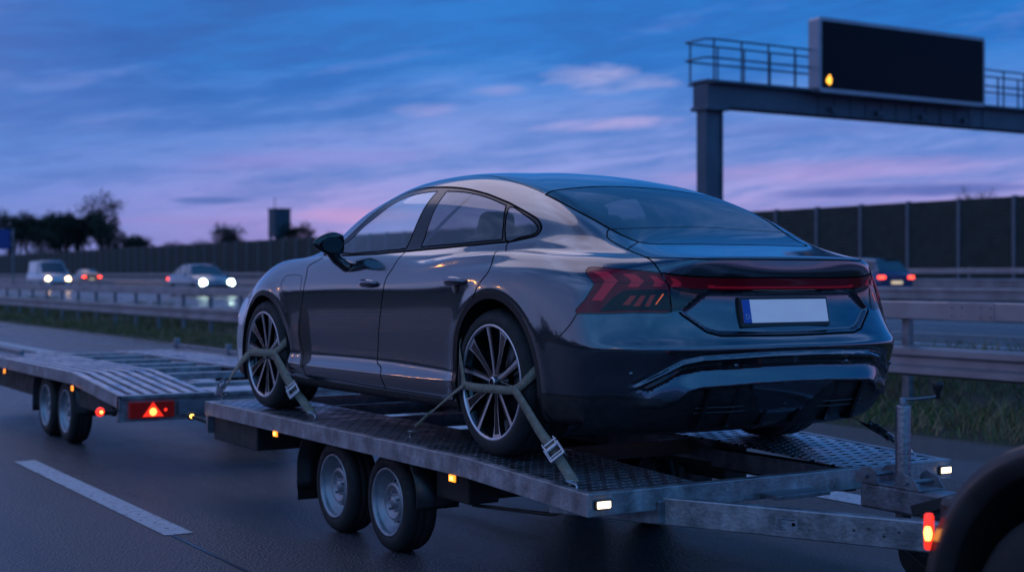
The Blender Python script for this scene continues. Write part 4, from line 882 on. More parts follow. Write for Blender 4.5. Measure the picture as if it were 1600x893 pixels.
for s in (-1, 1):
    path = [(3.385, .20), (3.385, .36), (3.36, .43), (3.31, .505), (3.24, .537), (2.6, .545), (1.96, .537), (1.88, .50), (1.83, .43), (1.81, .36), (1.81, .285)]
    P_ = smooth3([(y, z) for y, z in path], 3); v = []
    for y, z in P_: v += [(s * .985, y, z), (s * .735, y, z)]
    b = MB(); b.add(v, [(2 * i, 2 * i + 1, 2 * i + 3, 2 * i + 2) for i in range(len(P_) - 1)], 0, True)
    o = b.build('mudguard', M['satin'], T); md = o.modifiers.new('Solid', 'SOLIDIFY'); md.thickness = .007
    b = MB(); b.box((-.90, 1.42, .36), (-.72, 1.76, .545)) if s < 0 else b.box((.75, 1.42, .36), (.92, 1.76, .545)); b.build('tool_box', M['axle'], T, .01)
    b = MB(); b.box((s * .86 - .115, 3.392, .13), (s * .86 + .115, 3.398, .36)); b.build('mud_flap', M['liner'], T)
MB().tube([(-.80, 1.55, .335), (-.86, .72, .41), (-.88, .60, .44)], .009, 8).build('support_rod', M['axle'], T)
lamp_block(T, 'side_marker', (-1.075, 3.47, .535), (.022, .062, .034), M['amber'], 'x', -1, M['amber_hot']); lamp_block(T, 'side_marker', (-1.075, 1.245, .530), (.022, .062, .034), M['amber'], 'x', -1, M['amber_hot'])
lamp_block(T, 'front_marker', (-1.02, yf - .001, zf - .044), (.018, .068, .030), M['white_lamp'], 'y', -1); lamp_block(T, 'front_marker', (1.035, yf - .001, zf - .046), (.018, .068, .030), M['white_lamp'], 'y', -1)
b = MB(); b.tube([(-1.02, 4.78, .47), (-1.07, 4.86, .50), (-1.12, 4.92, .52)], .014, 8); b.lathe([(-.012, .001), (-.012, .020), (.0, .030), (.018, .028), (.026, .001)], (-1.125, 4.925, .525), 'y', 20); sl = b.build('stalk_lamp', M['satin'], T)
MB().lathe([(-.0135, .001), (-.0135, .016)], (-1.125, 4.925, .525), 'y', 16).build('lens', M['amber_hot'], sl, fix=False)
b = MB(); b.box((xl + .02, yr - .004, .42), (-.55, yr + .03, .545)); b.build('tail_panel', M['galv_dark'], T)
# drawbar: two box beams that meet at the coupling
def dbar(s):
    b = MB(); b.bar((s * .93, .62, .50), (s * .04, -1.18, .495), .055, .118); o = b.build('drawbar_beam', M['galv'], T, .006); return o
dbl = dbar(-1); dbar(1)
def on_bar(t, h, off=0.0):     # point on the outer face of the left drawbar beam
    a, c = Vector((-.93, .62, .50)), Vector((-.04, -1.18, .495)); d = (c - a).normalized(); n = Vector((-d.y, d.x, 0)); n = n if n.x < 0 else -n
    return a + (c - a) * t + n * (.0275 + off) + Vector((0, 0, h)), d, n
# data plate on the left beam
p, d, n = on_bar(.50, .0); b = MB(); u = Vector((0, 0, 1)); hw, hh = .047, .027
q, _, _ = on_bar(.56, -.004, .0008)
b.add([q - d * hw - u * hh, q + d * hw - u * hh, q + d * hw + u * hh, q - d * hw + u * hh], [(0, 1, 2, 3)]); dp = b.build('data_plate', noise_mat('data_plate_foil', (.20, .20, .24), (.30, .30, .34), 60, (.4, .6)), dbl, fix=False)
b = MB()
for i in range(6):
    wv = hw * (.85 if i == 0 else (.25, .34, .22, .30, .45)[i - 1]); zz = .020 - i * .008; q2 = q + n * .0008
    a0 = q2 - d * hw * .9; b.add([a0 + u * (zz - .0012), a0 + d * 2 * wv + u * (zz - .0012), a0 + d * 2 * wv + u * (zz + .0012), a0 + u * (zz + .0012)], [(0, 1, 2, 3)])
b.add([q + n * .0008 + d * (.030 + .008 * math.cos(t)) + u * (.003 + .008 * math.sin(t)) for t in np.linspace(0, 2 * PI, 13)[:-1]], [tuple(range(12))])
b.build('print', M['gap'], dp, fix=False)
b = MB()
for t, h in ((.70, .0), (.73, .012), (.76, -.012), (.79, .01)):
    q, _, _ = on_bar(t, h, .0); b.tube([q, q + n * .004], .0045, 8)
b.build('bolts', M['axle'], dbl)
# brackets hanging the drawbar from the front beam
for x in (-.70, .70):
    b = MB(); b.box((x - .036, yf - .012, .450), (x + .036, yf - .003, .545)); b.box((x - .02, yf - .008, .515), (x + .02, yf + .05, .60)) if False else None
    b.build('bracket', M['galv_dark'], T, .004)
b = MB(); b.hexa([(-.16, -.02, .515), (.16, -.02, .515), (.16, .14, .515), (-.16, .14, .515), (-.16, -.02, .535), (.16, -.02, .535), (.16, .14, .535), (-.16, .14, .535)]); b.build('mounting_plate', M['galv_dark'], T, .003)
# overrun device: housing, shaft, handbrake, coupling head
b = MB(); b.box((-.065, -.98, .535), (.065, -.42, .640)); b.build('overrun_housing', M['galv_dark'], T, .012)
b = MB()
for xx_ in (-.075, .069):
    b.prism([(-.40, .64), (-.52, .64), (-.52, .695), (-.49, .712), (-.44, .705), (-.41, .68)], xx_, xx_ + .006, 'x'); b.prism([(-.62, .64), (-.76, .64), (-.72, .69), (-.66, .708), (-.63, .69)], xx_, xx_ + .006, 'x')
b.box((-.069, -.76, .6405), (.069, -.40, .646))
b.tube([(-.09, -.47, .675), (.09, -.47, .675)], .010, 10); b.tube([(-.09, -.69, .670), (.09, -.69, .670)], .009, 10); b.build('clamp_bracket', M['galv_dark'], T, .002)
b = MB(); b.bar((-.10, -.74, .565), (-.10, -1.06, .675), .012, .045); hb = b.build('handbrake_lever', M['axle'], T, .004)
MB().tube([(-.10, -1.03, .668), (-.10, -1.12, .690), (-.09, -1.22, .688)], [.020, .022, .017], 10).build('grip', M['rubber'], hb)
b = MB(); b.tube([(0, -.95, .60), (0, -1.42, .58)], .034, 14); b.box((-.05, -1.55, .545), (.05, -1.38, .625)); b.build('coupling_head', M['galv_dark'], T, .01)
MB().tube([(-.05, -.55, .44), (-.10, -.85, .33), (-.06, -1.05, .36), (-.02, -1.2, .44)], .006, 8).build('cable', M['rubber'], T)
# jockey wheel
jw = empty('jockey_wheel', parent=T)
b = MB(); b.lathe([(-.30, .0315), (.165, .0315), (.170, .030), (.172, .022), (.172, .001)], (0, -.60, .800), 'z', 32); b.build('tube', galv('tube_steel', (.22, .20, .22), (.36, .33, .36), 4, (.25, .42)), jw)
b = MB(); b.lathe([(.172, .016), (.200, .016), (.203, .012), (.203, .001)], (0, -.60, .800), 'z', 20); b.tube([(0, -.60, .995), (.03, -.635, .998), (.085, -.68, 1.006), (.098, -.692, 1.012)], .0065, 8); b.build('crank', M['galv_dark'], jw)
MB().lathe([(-.01, .009), (.02, .011), (.035, .020), (.05, .024), (.062, .020), (.066, .001)], (.100, -.694, 1.008), 'z', 20).build('knob', M['plastic'], jw)
b = MB(); b.lathe([(-.03, .001), (-.03, .085), (-.02, .10), (.02, .10), (.03, .085), (.03, .001)], (-.03, -.72, .385), 'x', 32); b.bar((-.03, -.60, .50), (-.03, -.72, .385), .07, .02); b.build('caster', M['rubber'], jw)
root_at(jw, (0, -.6, .30)); root_at(T, (0, 2.4, 0))

# ------------------------------------------------------------------ the empty trailer ahead
T2 = tag(empty('empty_trailer'), 'empty twin-axle car trailer with ribbed ramp deck, rolling ahead on the left', 'trailer')
M['rib'] = noise_mat('ribbed_alloy', (.42, .42, .46), (.60, .60, .64), 5, (.26, .45), .85, .15, 40)
ax, bx_ = -1.235, 1.02; ye, ykk, ym, yn = 6.30, 7.72, 10.9, 11.7
def z2(y): return float(np.interp(y, [ye, ykk, 10.6, yn], [.568, .672, .662, .640]))
ys = [ye + .06, 6.8, 7.3, ykk, 8.3, 9.5, 10.6, yn]
def ribs(x0, x1, y0, y1, nm):
    b = MB(); n = int((x1 - x0) / .105); yy = [y for y in ys if y0 < y < y1]; yy = [y0] + yy + [y1]
    for i in range(n):
        xa = x0 + i * (x1 - x0) / n; wd = (x1 - x0) / n
        for a, c in zip(yy[:-1], yy[1:]):
            za, zc = z2(a), z2(c)
            b.hexa([(xa, a, za - .02), (xa + wd * .56, a, za - .02), (xa + wd * .56, c, zc - .02), (xa, c, zc - .02), (xa, a, za), (xa + wd * .56, a, za), (xa + wd * .56, c, zc), (xa, c, zc)])
            b.hexa([(xa + wd * .56, a, za - .040), (xa + wd, a, za - .040), (xa + wd, c, zc - .040), (xa + wd * .56, c, zc - .040), (xa + wd * .56, a, za - .030), (xa + wd, a, za - .030), (xa + wd, c, zc - .030), (xa + wd * .56, c, zc - .030)])
    return b.build(nm, M['rib'], T2)
ribs(ax + .02, -.45, ye + .06, yn, 'ramp_deck'); ribs(.28, bx_ - .02, ye + .06, yn, 'ramp_deck')
b = MB(); b.box((-.45, ye + .06, z2(6.4) - .03), (.28, ye + .55, z2(6.4) - .004)); b.build('deck_plate', M['rib'], T2)
for s, x in ((-1, ax), (1, bx_)):
    b = MB(); xx = sorted((x, x - s * .02)); kk = [ye, ykk, 10.6, yn]
    for a, c in zip(kk[:-1], kk[1:]):
        b.hexa([(xx[0], a, z2(a) - .10), (xx[1], a, z2(a) - .10), (xx[1], c, z2(c) - .10), (xx[0], c, z2(c) - .10), (xx[0], a, z2(a) + .006), (xx[1], a, z2(a) + .006), (xx[1], c, z2(c) + .006), (xx[0], c, z2(c) + .006)])
    b.build('side_rail', M['galv'], T2, .003)
for y in (6.95, 7.55, 8.2, 8.9, 9.7, 10.6, 11.5):
    b = MB(); b.box((-.45, y - .05, z2(y) - .07), (.28, y + .05, z2(y) - .012)); b.build('cross_member', M['galv'], T2, .004)
b = MB(); b.box((ax, ye, z2(ye) - .03), (bx_, ye + .06, z2(ye) + .004)); b.build('tail_edge', M['galv'], T2, .006)
b = MB(); b.box((ax, ye + .01, .365), (ax + .05, ye + .05, z2(ye) - .031)); b.box((ax + .05, ye + .02, .375), (bx_, ye + .04, z2(ye) - .031)); b.box((ax, ye - .0, .362), (bx_, ye + .05, .376)); b.build('lamp_board', M['galv'], T2)
# lamp cluster with warning triangle
x0 = ax + .075
b = MB(); b.box((x0, ye - .035, .392), (x0 + .36, ye + .019, .522)); tl = b.build('tail_lamp', mat('trailer_lens', (.20, .006, .006), .2, Emission_Color=(1, .02, .01, 1), Emission_Strength=.03), T2, .008)
yy = ye - .0365
MB().add([(x0 + .10, yy, .402), (x0 + .27, yy, .402), (x0 + .185, yy, .518)], [(0, 1, 2)]).build('triangle_lens', emit('triangle_red', (1, .03, .012), 1.1, (.5, .01, .01)), tl, fix=False)
MB().add([(x0 + .185 + .030 * math.cos(t), yy - .002, .440 + .032 * math.sin(t)) for t in np.linspace(0, 2 * PI, 17)[:-1]], [tuple(range(16))]).build('bulb', emit('triangle_core', (1, .20, .04), 5), tl, fix=False)
MB().add([(x0 + .285 + .013 * math.cos(t), yy - .002, .452 + .013 * math.sin(t)) for t in np.linspace(0, 2 * PI, 13)[:-1]], [tuple(range(12))]).build('reflector', M['red_lamp'], tl, fix=False)
b = MB(); b.box((x0 + .40, ye - .012, .40), (x0 + .92, ye + .018, .512)); np2 = b.build('number_plate', noise_mat('dull_plate', (.10, .10, .13), (.17, .17, .20), 12, (.5, .7)), T2, .004)
b = MB(); b.tube([(ax + .05, ye + .05, .46), (ax - .06, ye + .04, .445), (ax - .13, ye + .02, .452)], .016, 8); sk = b.build('stalk_lamp', M['rubber'], T2)
b = MB(); b.lathe([(-.035, .001), (-.03, .026), (.0, .036), (.02, .030), (.03, .001)], (ax - .14, ye + .02, .454), 'y', 20); b.build('lens', M['red_lamp'], sk); MB().lathe([(-.037, .001), (-.0355, .012)], (ax - .14, ye + .02, .454), 'y', 16).build('bulb', M['amber_hot'], sk, fix=False)
for y in (8.33, 9.05):
    MB().tube([(-.9, y, .27), (.8, y, .27)], .04, 10).build('axle', M['axle'], T2)
    trailer_wheel(T2, 1.13, y, -1, .285, .195); trailer_wheel(T2, .92, y, 1, .285, .195)
for s, xa in ((-1, -1.03), (1, .82)):
    P_ = smooth3([(9.50, .20), (9.49, .40), (9.44, .52), (9.32, .568), (8.7, .575), (8.05, .568), (7.93, .52), (7.88, .42), (7.87, .28)], 3); v = []
    for y, z in P_: v += [(xa - .12, y, z), (xa + .12, y, z)]
    b = MB(); b.add(v, [(2 * i, 2 * i + 1, 2 * i + 3, 2 * i + 2) for i in range(len(P_) - 1)], 0, True); o = b.build('mudguard', M['satin'], T2); o.modifiers.new('Solid', 'SOLIDIFY').thickness = .008
b = MB(); b.box((-1.16, 6.75, .37), (-.6, 7.75, .56)); b.build('tool_box', M['axle'], T2, .01)
b = MB(); b.box((-1.1, 9.6, .33), (-.5, 11.6, .54)); b.build('tool_box', M['axle'], T2, .01)
for xa_, xb_ in ((-.9, -.06), (.7, -.14)):
    b = MB(); b.bar((xa_, 11.5, .50), (xb_, 13.6, .50), .07, .12); b.build('drawbar_beam', M['galv'], T2, .006)
for y in (7.62, 10.25): lamp_block(T2, 'side_marker', (ax - .001, y, z2(y) - .12), (.022, .05, .045), M['amber'], 'x', -1)
b = MB(); b.bar((-.98, 10.7, .70), (-.98, 11.7, .70), .05, .05); b.build('tie_rail', M['galv_dark'], T2, .005)
b = MB(); b.bar((bx_ - .06, 8.2, .70), (bx_ - .06, 11.7, .70), .035, .035)
for y in (8.2, 9.8, 11.5): b.box((bx_ - .09, y - .03, .66), (bx_ - .03, y + .03, .78))
b.build('tie_rail', M['galv_dark'], T2, .005)
b = MB()
for k in range(5): b.tube([(.85 + .05 * math.cos(t + k), 7.1 + k * .10 + .05 * math.sin(t), .625 + .014 * k % .04 + .02) for t in np.linspace(0, 2 * PI, 9)[:-1]], .014, 6, closed=True)
b.build('chain', M['galv_dark'], T2); root_at(T2, (-.1, 9.5, 0))

# ------------------------------------------------------------------ towing vehicle, rear left corner
V = tag(empty('towing_flatbed'), 'dark towing vehicle with rounded mudguard and lit red lamp, cut by the right edge', 'truck')
cy, cz = -2.13, .474
P_ = [(cy + .56 * math.cos(t), cz + .56 * math.sin(t)) for t in np.linspace(-.35, PI + .35, 40)]
Pi = [(cy + .47 * math.cos(t), cz + .47 * math.sin(t)) for t in np.linspace(-.35, PI + .35, 40)]
brown = noise_mat('fender_dull_paint', (.020, .015, .016), (.034, .027, .028), 5, (.32, .5), 0, .15, 50, Coat_Weight=.3)
for s in (-1, 1):
    v = []; b = MB(); n = len(P_)
    for (y, z), (yi, zi) in zip(P_, Pi):
        v += [(s * .72, y, z), (s * .93, y, z), (s * .952, y * .96 + yi * .04, z * .96 + zi * .04), (s * .952, y * .5 + yi * .5, z * .5 + zi * .5), (s * .945, y * .1 + yi * .9, z * .1 + zi * .9), (s * .925, yi, zi)]
    b.add(v, [(6 * i + k, 6 * i + k + 1, 6 * i + 7 + k, 6 * i + 6 + k) for i in range(n - 1) for k in range(5)], 0, True)
    o = b.build('mudguard', brown, V); 
    b = MB(); v = []
    for yi, zi in Pi: v += [(s * .925, yi, zi), (s * .62, yi, zi)]
    b.add(v, [(2 * i, 2 * i + 1, 2 * i + 3, 2 * i + 2) for i in range(n - 1)], 0, True); b.add([(s * .62, y, z) for y, z in Pi], [tuple(range(n))]); b.build('wheel_arch_liner', M['liner'], V, fix=False)
    w = trailer_wheel(V, .925, cy, s, .41, .235, .42, .25)
    lamp = MB(); lamp.lathe([(-.058, .001), (-.057, .011), (-.050, .015), (0, .0165), (.050, .015), (.057, .011), (.058, .001)], (s * .945, -1.588, .692), 'z', 20); lo = lamp.build('side_lamp', M['red_lamp'], V); lo.scale = (1, 1, 1)
    lamp = MB(); lamp.lathe([(-.028, .001), (-.02, .010), (0, .0135), (.02, .010), (.028, .001)], (s * .953, -1.592, .688), 'z', 14); lamp.build('bulb', emit('lamp_core', (1, .30, .05), 9), lo)
b = MB(); b.box((-.62, -6.2, .42), (.62, -1.66, .70)); b.build('chassis', M['axle'], V, .02)
b = MB(); b.box((-.88, -1.66, .50), (-.60, -1.56, .80)); b.box((.60, -1.66, .50), (.88, -1.56, .80)); b.box((-.60, -1.64, .52), (.60, -1.57, .66)); b.build('bumper', brown, V, .03)
b = MB(); b.tube([(-.60, -1.62, .60), (-.70, -1.60, .66), (-.78, -1.66, .70)], [.05, .06, .05], 12); b.tube([(0, -1.58, .48), (0, -1.50, .48), (0, -1.48, .56)], .02, 10); b.lathe([(-.03, .001), (-.02, .02), (0, .027), (.02, .02), (.03, .001)], (0, -1.48, .585), 'z', 16); b.build('tow_bar', M['steel'], V)
root_at(V, (0, -2.4, 0))
# ------------------------------------------------------------------ ground, roads, verges
def sheet(name, xs, zs, y0, y1, material, kind='structure', ny=1):
    v, f = [], []; Y = np.linspace(y0, y1, ny + 1)
    for y in Y:
        for x, z in zip(xs, zs): v.append((x, y, z))
    n = len(xs)
    for j in range(ny):
        for i in range(n - 1): f.append((j * n + i, j * n + i + 1, (j + 1) * n + i + 1, (j + 1) * n + i))
    o = mesh_obj(name, v, f, material); o['kind'] = kind; return o
def asphalt(name, wet=1.0, c1=(.014, .013, .018), c2=(.098, .082, .096)):
    m = mat(name, c1, .4); n, l, b = nodes(m); tc = n.new('ShaderNodeTexCoord')
    def nz(scale, det, st=None, rough=.55):
        t = n.new('ShaderNodeTexNoise'); t.inputs['Scale'].default_value = scale; t.inputs['Detail'].default_value = det; t.inputs['Roughness'].default_value = rough
        if st: mp = n.new('ShaderNodeMapping'); mp.inputs['Scale'].default_value = st; l.new(tc.outputs['Object'], mp.inputs[0]); l.new(mp.outputs[0], t.inputs[0])
        else: l.new(tc.outputs['Object'], t.inputs[0])
        return t.outputs[0]
    def mr(s, a, b_, c, d):
        q = n.new('ShaderNodeMapRange'); q.inputs[1].default_value = a; q.inputs[2].default_value = b_; q.inputs[3].default_value = c; q.inputs[4].default_value = d; l.new(s, q.inputs[0]); return q.outputs[0]
    def ad(a, c, op='ADD'):
        q = n.new('ShaderNodeMath'); q.operation = op
        for i, v in enumerate((a, c)):
            if isinstance(v, (int, float)): q.inputs[i].default_value = v
            else: l.new(v, q.inputs[i])
        return q.outputs[0]
    big = nz(.35, 5, (1, .35, 1)); lane = nz(1.3, 4, (1, .05, 1)); grit = nz(70, 5, None, .8)
    vo = n.new('ShaderNodeTexVoronoi'); vo.inputs['Scale'].default_value = 62; l.new(tc.outputs['Object'], vo.inputs[0])
    r = n.new('ShaderNodeValToRGB'); r.color_ramp.elements[0].color = (*c1, 1); r.color_ramp.elements[1].color = (*c2, 1); r.color_ramp.elements[0].position = .3; r.color_ramp.elements[1].position = .75
    l.new(ad(ad(grit, .6, 'MULTIPLY'), ad(lane, .4, 'MULTIPLY')), r.inputs[0])
    st = n.new('ShaderNodeMix'); st.data_type = 'RGBA'; l.new(mr(vo.outputs['Distance'], .10, .30, 1, 0), st.inputs[0]); l.new(r.outputs[0], st.inputs[6]); st.inputs[7].default_value = (.42, .33, .33, 1)
    k = n.new('ShaderNodeMath'); k.operation = 'MULTIPLY'; l.new(mr(vo.outputs['Distance'], .10, .30, 1, 0), k.inputs[0]); k.inputs[1].default_value = .6; l.new(k.outputs[0], st.inputs[0]); l.new(st.outputs[2], b.inputs['Base Color'])
    ro = ad(ad(mr(big, .38, .62, .10, .34), mr(lane, .4, .6, -.04, .06)), mr(grit, .3, .7, -.06, .10)); l.new(ro, b.inputs['Roughness'])
    b.inputs['Specular IOR Level'].default_value = .5 + .25 * wet
    bp = n.new('ShaderNodeBump'); bp.inputs['Strength'].default_value = .9; bp.inputs['Distance'].default_value = .012; l.new(ad(grit, ad(vo.outputs['Distance'], 1.2, 'MULTIPLY')), bp.inputs['Height']); l.new(bp.outputs[0], b.inputs['Normal'])
    return m
def wear(m):
    """worn, ribbed thermoplastic road paint: chipped edges, fine ribs along the road"""
    n, l, b = nodes(m); tc = n.new('ShaderNodeTexCoord'); w = n.new('ShaderNodeTexWave'); w.bands_direction = 'X'; w.inputs['Scale'].default_value = 14; w.inputs['Distortion'].default_value = 1.2; w.inputs['Detail'].default_value = 3; w.inputs['Detail Scale'].default_value = 4; l.new(tc.outputs['Object'], w.inputs[0])
    mx = n.new('ShaderNodeMix'); mx.data_type = 'RGBA'; mx.blend_type = 'MULTIPLY'; mx.inputs[0].default_value = .30; l.new(b.inputs['Base Color'].links[0].from_socket, mx.inputs[6]); l.new(w.outputs[0], mx.inputs[7])
    t = n.new('ShaderNodeTexNoise'); t.inputs['Scale'].default_value = 26; t.inputs['Detail'].default_value = 6; l.new(tc.outputs['Object'], t.inputs[0]); r = n.new('ShaderNodeMapRange'); r.inputs[1].default_value = .60; r.inputs[2].default_value = .66; l.new(t.outputs[0], r.inputs[0])
    m2 = n.new('ShaderNodeMix'); m2.data_type = 'RGBA'; l.new(r.outputs[0], m2.inputs[0]); l.new(mx.outputs[2], m2.inputs[6]); m2.inputs[7].default_value = (.06, .06, .065, 1); l.new(m2.outputs[2], b.inputs['Base Color'])
asph = asphalt('wet_asphalt'); asph2 = asphalt('far_asphalt', 1.0, (.03, .03, .036), (.055, .054, .06))
soil = noise_mat('verge_soil', (.012, .016, .008), (.035, .035, .016), 3, (.8, .95), 0, .6, 20)
paintm = noise_mat('road_paint', (.36, .36, .39), (.62, .62, .66), 14, (.35, .55), 0, .7, 130, lo=.25, hi=.5)
wear(paintm)
o = sheet('ground', [-4000, 4000], [-.06, -.06], -3000, 6000, soil)
o = sheet('road', [-12.5, 5.9], [0, 0], -60, 900, asph)
o = sheet('verge', [5.9, 6.4, 7.4, 8.6, 9.4], [0, .03, .07, .35, .596], -60, 900, soil)
o = sheet('opposite_carriageway', [9.4, 20.6], [.60, .60], -60, 900, asph2)
o = sheet('median', [20.6, 21.4, 23.4, 24.5], [.60, .66, .70, .68], -60, 900, soil)
o = sheet('far_carriageway', [24.5, 37.0], [.68, .68], -60, 900, asph2)
o = sheet('embankment', [37.0, 39, 46.5, 60, 200], [.68, .72, .80, .9, 1.0], -60, 1500, soil)
o = sheet('left_verge', [-60, -24, -16, -12.5], [2.0, 1.0, .15, 0], -60, 900, soil)
def marks(name, x, w, segs, z, rib=True):
    b = MB()
    for a, c in segs: b.add([(x - w / 2, a, z), (x + w / 2, a, z), (x + w / 2, c, z), (x - w / 2, c, z)], [(0, 1, 2, 3)])
    o = b.build(name, paintm, fix=False); o['kind'] = 'structure'; return o
marks('lane_marking', -1.745, .17, [(3.30 + 14 * k if k else 3.33, 7.2 + 14 * k) for k in range(0, 12)] + [(-10.7, -6.8)], .004)
mk = MB(); mk.add([(-1.80, -20, .0041), (-1.783, -20, .0041), (-1.783, 3.33, .0041), (-1.80, 3.33, .0041)], [(0, 1, 2, 3)]); o = mk.build('joint_seal', mat('joint_bitumen', (.05, .06, .085), .18), fix=False); o['kind'] = 'structure'
marks('edge_marking', 2.56, .30, [(-60, 900)], .004); marks('edge_line', -9.6, .15, [(-60, 900)], .004)
marks('carriageway_marking', 10.3, .18, [(-60, 900)], .604); marks('carriageway_marking', 13.05, .16, [(9.2 - 12 * 6 + 12 * k, 13.4 - 12 * 6 + 12 * k) for k in range(60)], .604); marks('carriageway_marking', 16.8, .16, [(12 * k - 60, 12 * k - 54) for k in range(60)], .604)
marks('carriageway_marking', 28.3, .16, [(12 * k - 60, 12 * k - 54) for k in range(60)], .684); marks('carriageway_marking', 25.1, .2, [(-60, 900)], .684)

# ------------------------------------------------------------------ grass
rnd = random.Random(4)
def blades(name, zfun, n, x0, x1, y0, y1, h, w, cols, dens=None):
    v, f, mi = [], [], []
    for i in range(n):
        y = y0 + (y1 - y0) * rnd.random() ** 1.6; x = rnd.uniform(x0, x1)
        s = math.sin(x * 3.1 + 1.3 * math.sin(y * .8)) * .6 + math.sin(y * 1.7 + x) * .4 + math.sin(y * .53 + 2 * x) * .6
        if s < -.9 and rnd.random() < .7: continue
        hh = rnd.uniform(*h) * (.75 + .35 * s) * min(1, .35 + (x - x0) * 1.1) ; a = rnd.uniform(0, PI); sc = 1 + max(0, y - 20) * .02
        ww = rnd.uniform(*w) * sc; dx, dy = math.cos(a) * ww, math.sin(a) * ww; lx, ly = rnd.gauss(0, .6) * hh, rnd.gauss(0, .6) * hh; z = zfun(x) - .01
        k = len(v); v += [(x - dx, y - dy, z), (x + dx, y + dy, z), (x + dx * .6 + lx * .4, y + dy * .6 + ly * .4, z + hh * .6), (x - dx * .6 + lx * .4, y - dy * .6 + ly * .4, z + hh * .6), (x + lx, y + ly, z + hh)]
        f += [(k, k + 1, k + 2, k + 3), (k + 3, k + 2, k + 4)]; m = rnd.random() + s * .25; mi += [0 if m < .22 else 1 if m < .70 else 2] * 2
    o = mesh_obj(name, v, f, cols, mi=mi); return tag(o, None, None, None, 'stuff')
gm = [mat('grass_green', (.060, .110, .025), .6), mat('grass_olive', (.130, .135, .035), .6), mat('grass_straw', (.27, .17, .09), .7)]
zv = lambda x: float(np.interp(x, [5.9, 6.4, 7.4, 8.6, 9.4], [0, .03, .07, .35, .596]))
o = blades('verge_grass', zv, 42000, 5.95, 9.3, -2, 60, (.10, .34), (.004, .012), gm); o['label'] = 'rough green and straw coloured grass under the near crash barrier'; o['category'] = 'grass'
o = blades('median_grass', lambda x: .66, 9000, 20.7, 24.3, 5, 160, (.12, .32), (.012, .03), gm); o['label'] = 'dim grass strip between the two far carriageways'; o['category'] = 'grass'

# ------------------------------------------------------------------ barriers and noise wall
rail_m = noise_mat('weathered_galvanised_pink_lit', (.30, .26, .275), (.46, .40, .42), 1.7, (.42, .6), .7, .12, 18)  # weathered steel, base colour warmed to carry the sky's pink glow
def sweep_y(mb, prof, x, z, ys):
    n = len(prof); v = [(x + a, y, z + c) for y in ys for a, c in prof]
    mb.add(v, [(j * n + i, j * n + (i + 1) % n, (j + 1) * n + (i + 1) % n, (j + 1) * n + i) for j in range(len(ys) - 1) for i in range(n)], 0, False)
    mb.add(v[:n], [tuple(range(n))]); mb.add(v[-n:], [tuple(range(n))])
W_ = [(0, 0), (-.075, .03), (-.075, .09), (-.01, .125), (-.01, .195), (-.075, .23), (-.075, .29), (0, .32), (.004, .32), (-.068, .287), (-.068, .233), (-.003, .198), (-.003, .122), (-.068, .087), (-.068, .033), (.004, 0)]
def guardrail(name, label, x, zb, y0, y1, step, upper, lower, pw=.10, top=None, limit=95):
    g = tag(empty(name), label, 'crash barrier')
    ys = list(np.arange(y0, y1, 4.3)) + [y1]
    if upper is not None:
        b = MB(); sweep_y(b, [(-.06, 0), (-.07, .01), (-.07, .18), (-.06, .19), (.05, .19), (.06, .18), (.06, .01), (.05, 0)], x, upper, ys); u = b.build('upper_beam', rail_m, g)
        for j, y in enumerate(np.arange(y0 + 1.75, min(y1, 60), 4.3)):
            b = MB()
            b.box((x - .0745, y - .30, upper + .004), (x - .0705, y + .30, upper + .186))
            for dy in (-.25, -.12, .12, .25):
                for dz in (.05, .14): b.tube([(x - .0745, y + dy, upper + dz), (x - .083, y + dy, upper + dz)], .014, 8)
            b.build('joint_plate', rail_m, u)
    if lower is not None:
        b = MB(); sweep_y(b, W_, x, lower, ys); b.build('lower_beam', rail_m, g)
    py = list(np.arange(y0 + step / 2, y1, step)); rest = MB()
    hi = top or ((upper if upper is not None else lower + .2))
    for i, y in enumerate(py):
        b = MB() if i < limit else rest
        b.box((x + .002, y - pw / 2, zb - .3), (x + .012, y + pw / 2, hi)); b.box((x + .012, y - pw / 2, zb - .3), (x + .075, y - pw / 2 + .01, hi)); b.box((x + .012, y + pw / 2 - .01, zb - .3), (x + .075, y + pw / 2, hi))
        if i < limit: b.build('post', M['galv_dark'], g)
    if rest.v: rest.build('post', M['galv_dark'], g)['kind'] = 'stuff'
    return root_at(g, (x, 0, zb))
guardrail('guardrail', 'near double crash barrier with box beam above a corrugated beam', 7.3, .07, -.83, 205.2, 2.0, 1.044, .433)
guardrail('guardrail', 'middle crash barrier of one corrugated beam on the grass median', 23.0, .68, 2, 300, 4.0, None, .92)
guardrail('guardrail', 'farthest crash barrier with thin rail in front of the noise wall', 38.5, .72, 10, 400, 4.0, 1.62, 1.10, top=1.85)
nb = tag(empty('noise_barrier'), 'long dark timber noise wall with pale steel posts beyond the roads', 'noise barrier')
pan = noise_mat('noise_panel', (.045, .048, .044), (.085, .085, .078), 2.0, (.8, .95)); n_, l_, b_ = nodes(pan)
tcx = n_.new('ShaderNodeTexCoord'); wv = n_.new('ShaderNodeTexWave'); wv.bands_direction = 'Z'; wv.inputs['Scale'].default_value = 1.9; wv.inputs['Distortion'].default_value = .3; l_.new(tcx.outputs['Object'], wv.inputs[0])
bp = n_.new('ShaderNodeBump'); bp.inputs['Distance'].default_value = .05; l_.new(wv.outputs[0], bp.inputs['Height']); l_.new(bp.outputs[0], b_.inputs['Normal'])
mx = n_.new('ShaderNodeMix'); mx.data_type = 'RGBA'; mx.blend_type = 'MULTIPLY'; mx.inputs[0].default_value = .6; l_.new(b_.inputs['Base Color'].links[0].from_socket, mx.inputs[6]); l_.new(wv.outputs[0], mx.inputs[7]); l_.new(mx.outputs[2], b_.inputs['Base Color'])
postm = noise_mat('noise_post', (.13, .13, .16), (.19, .19, .23), 3, (.5, .7), .3)
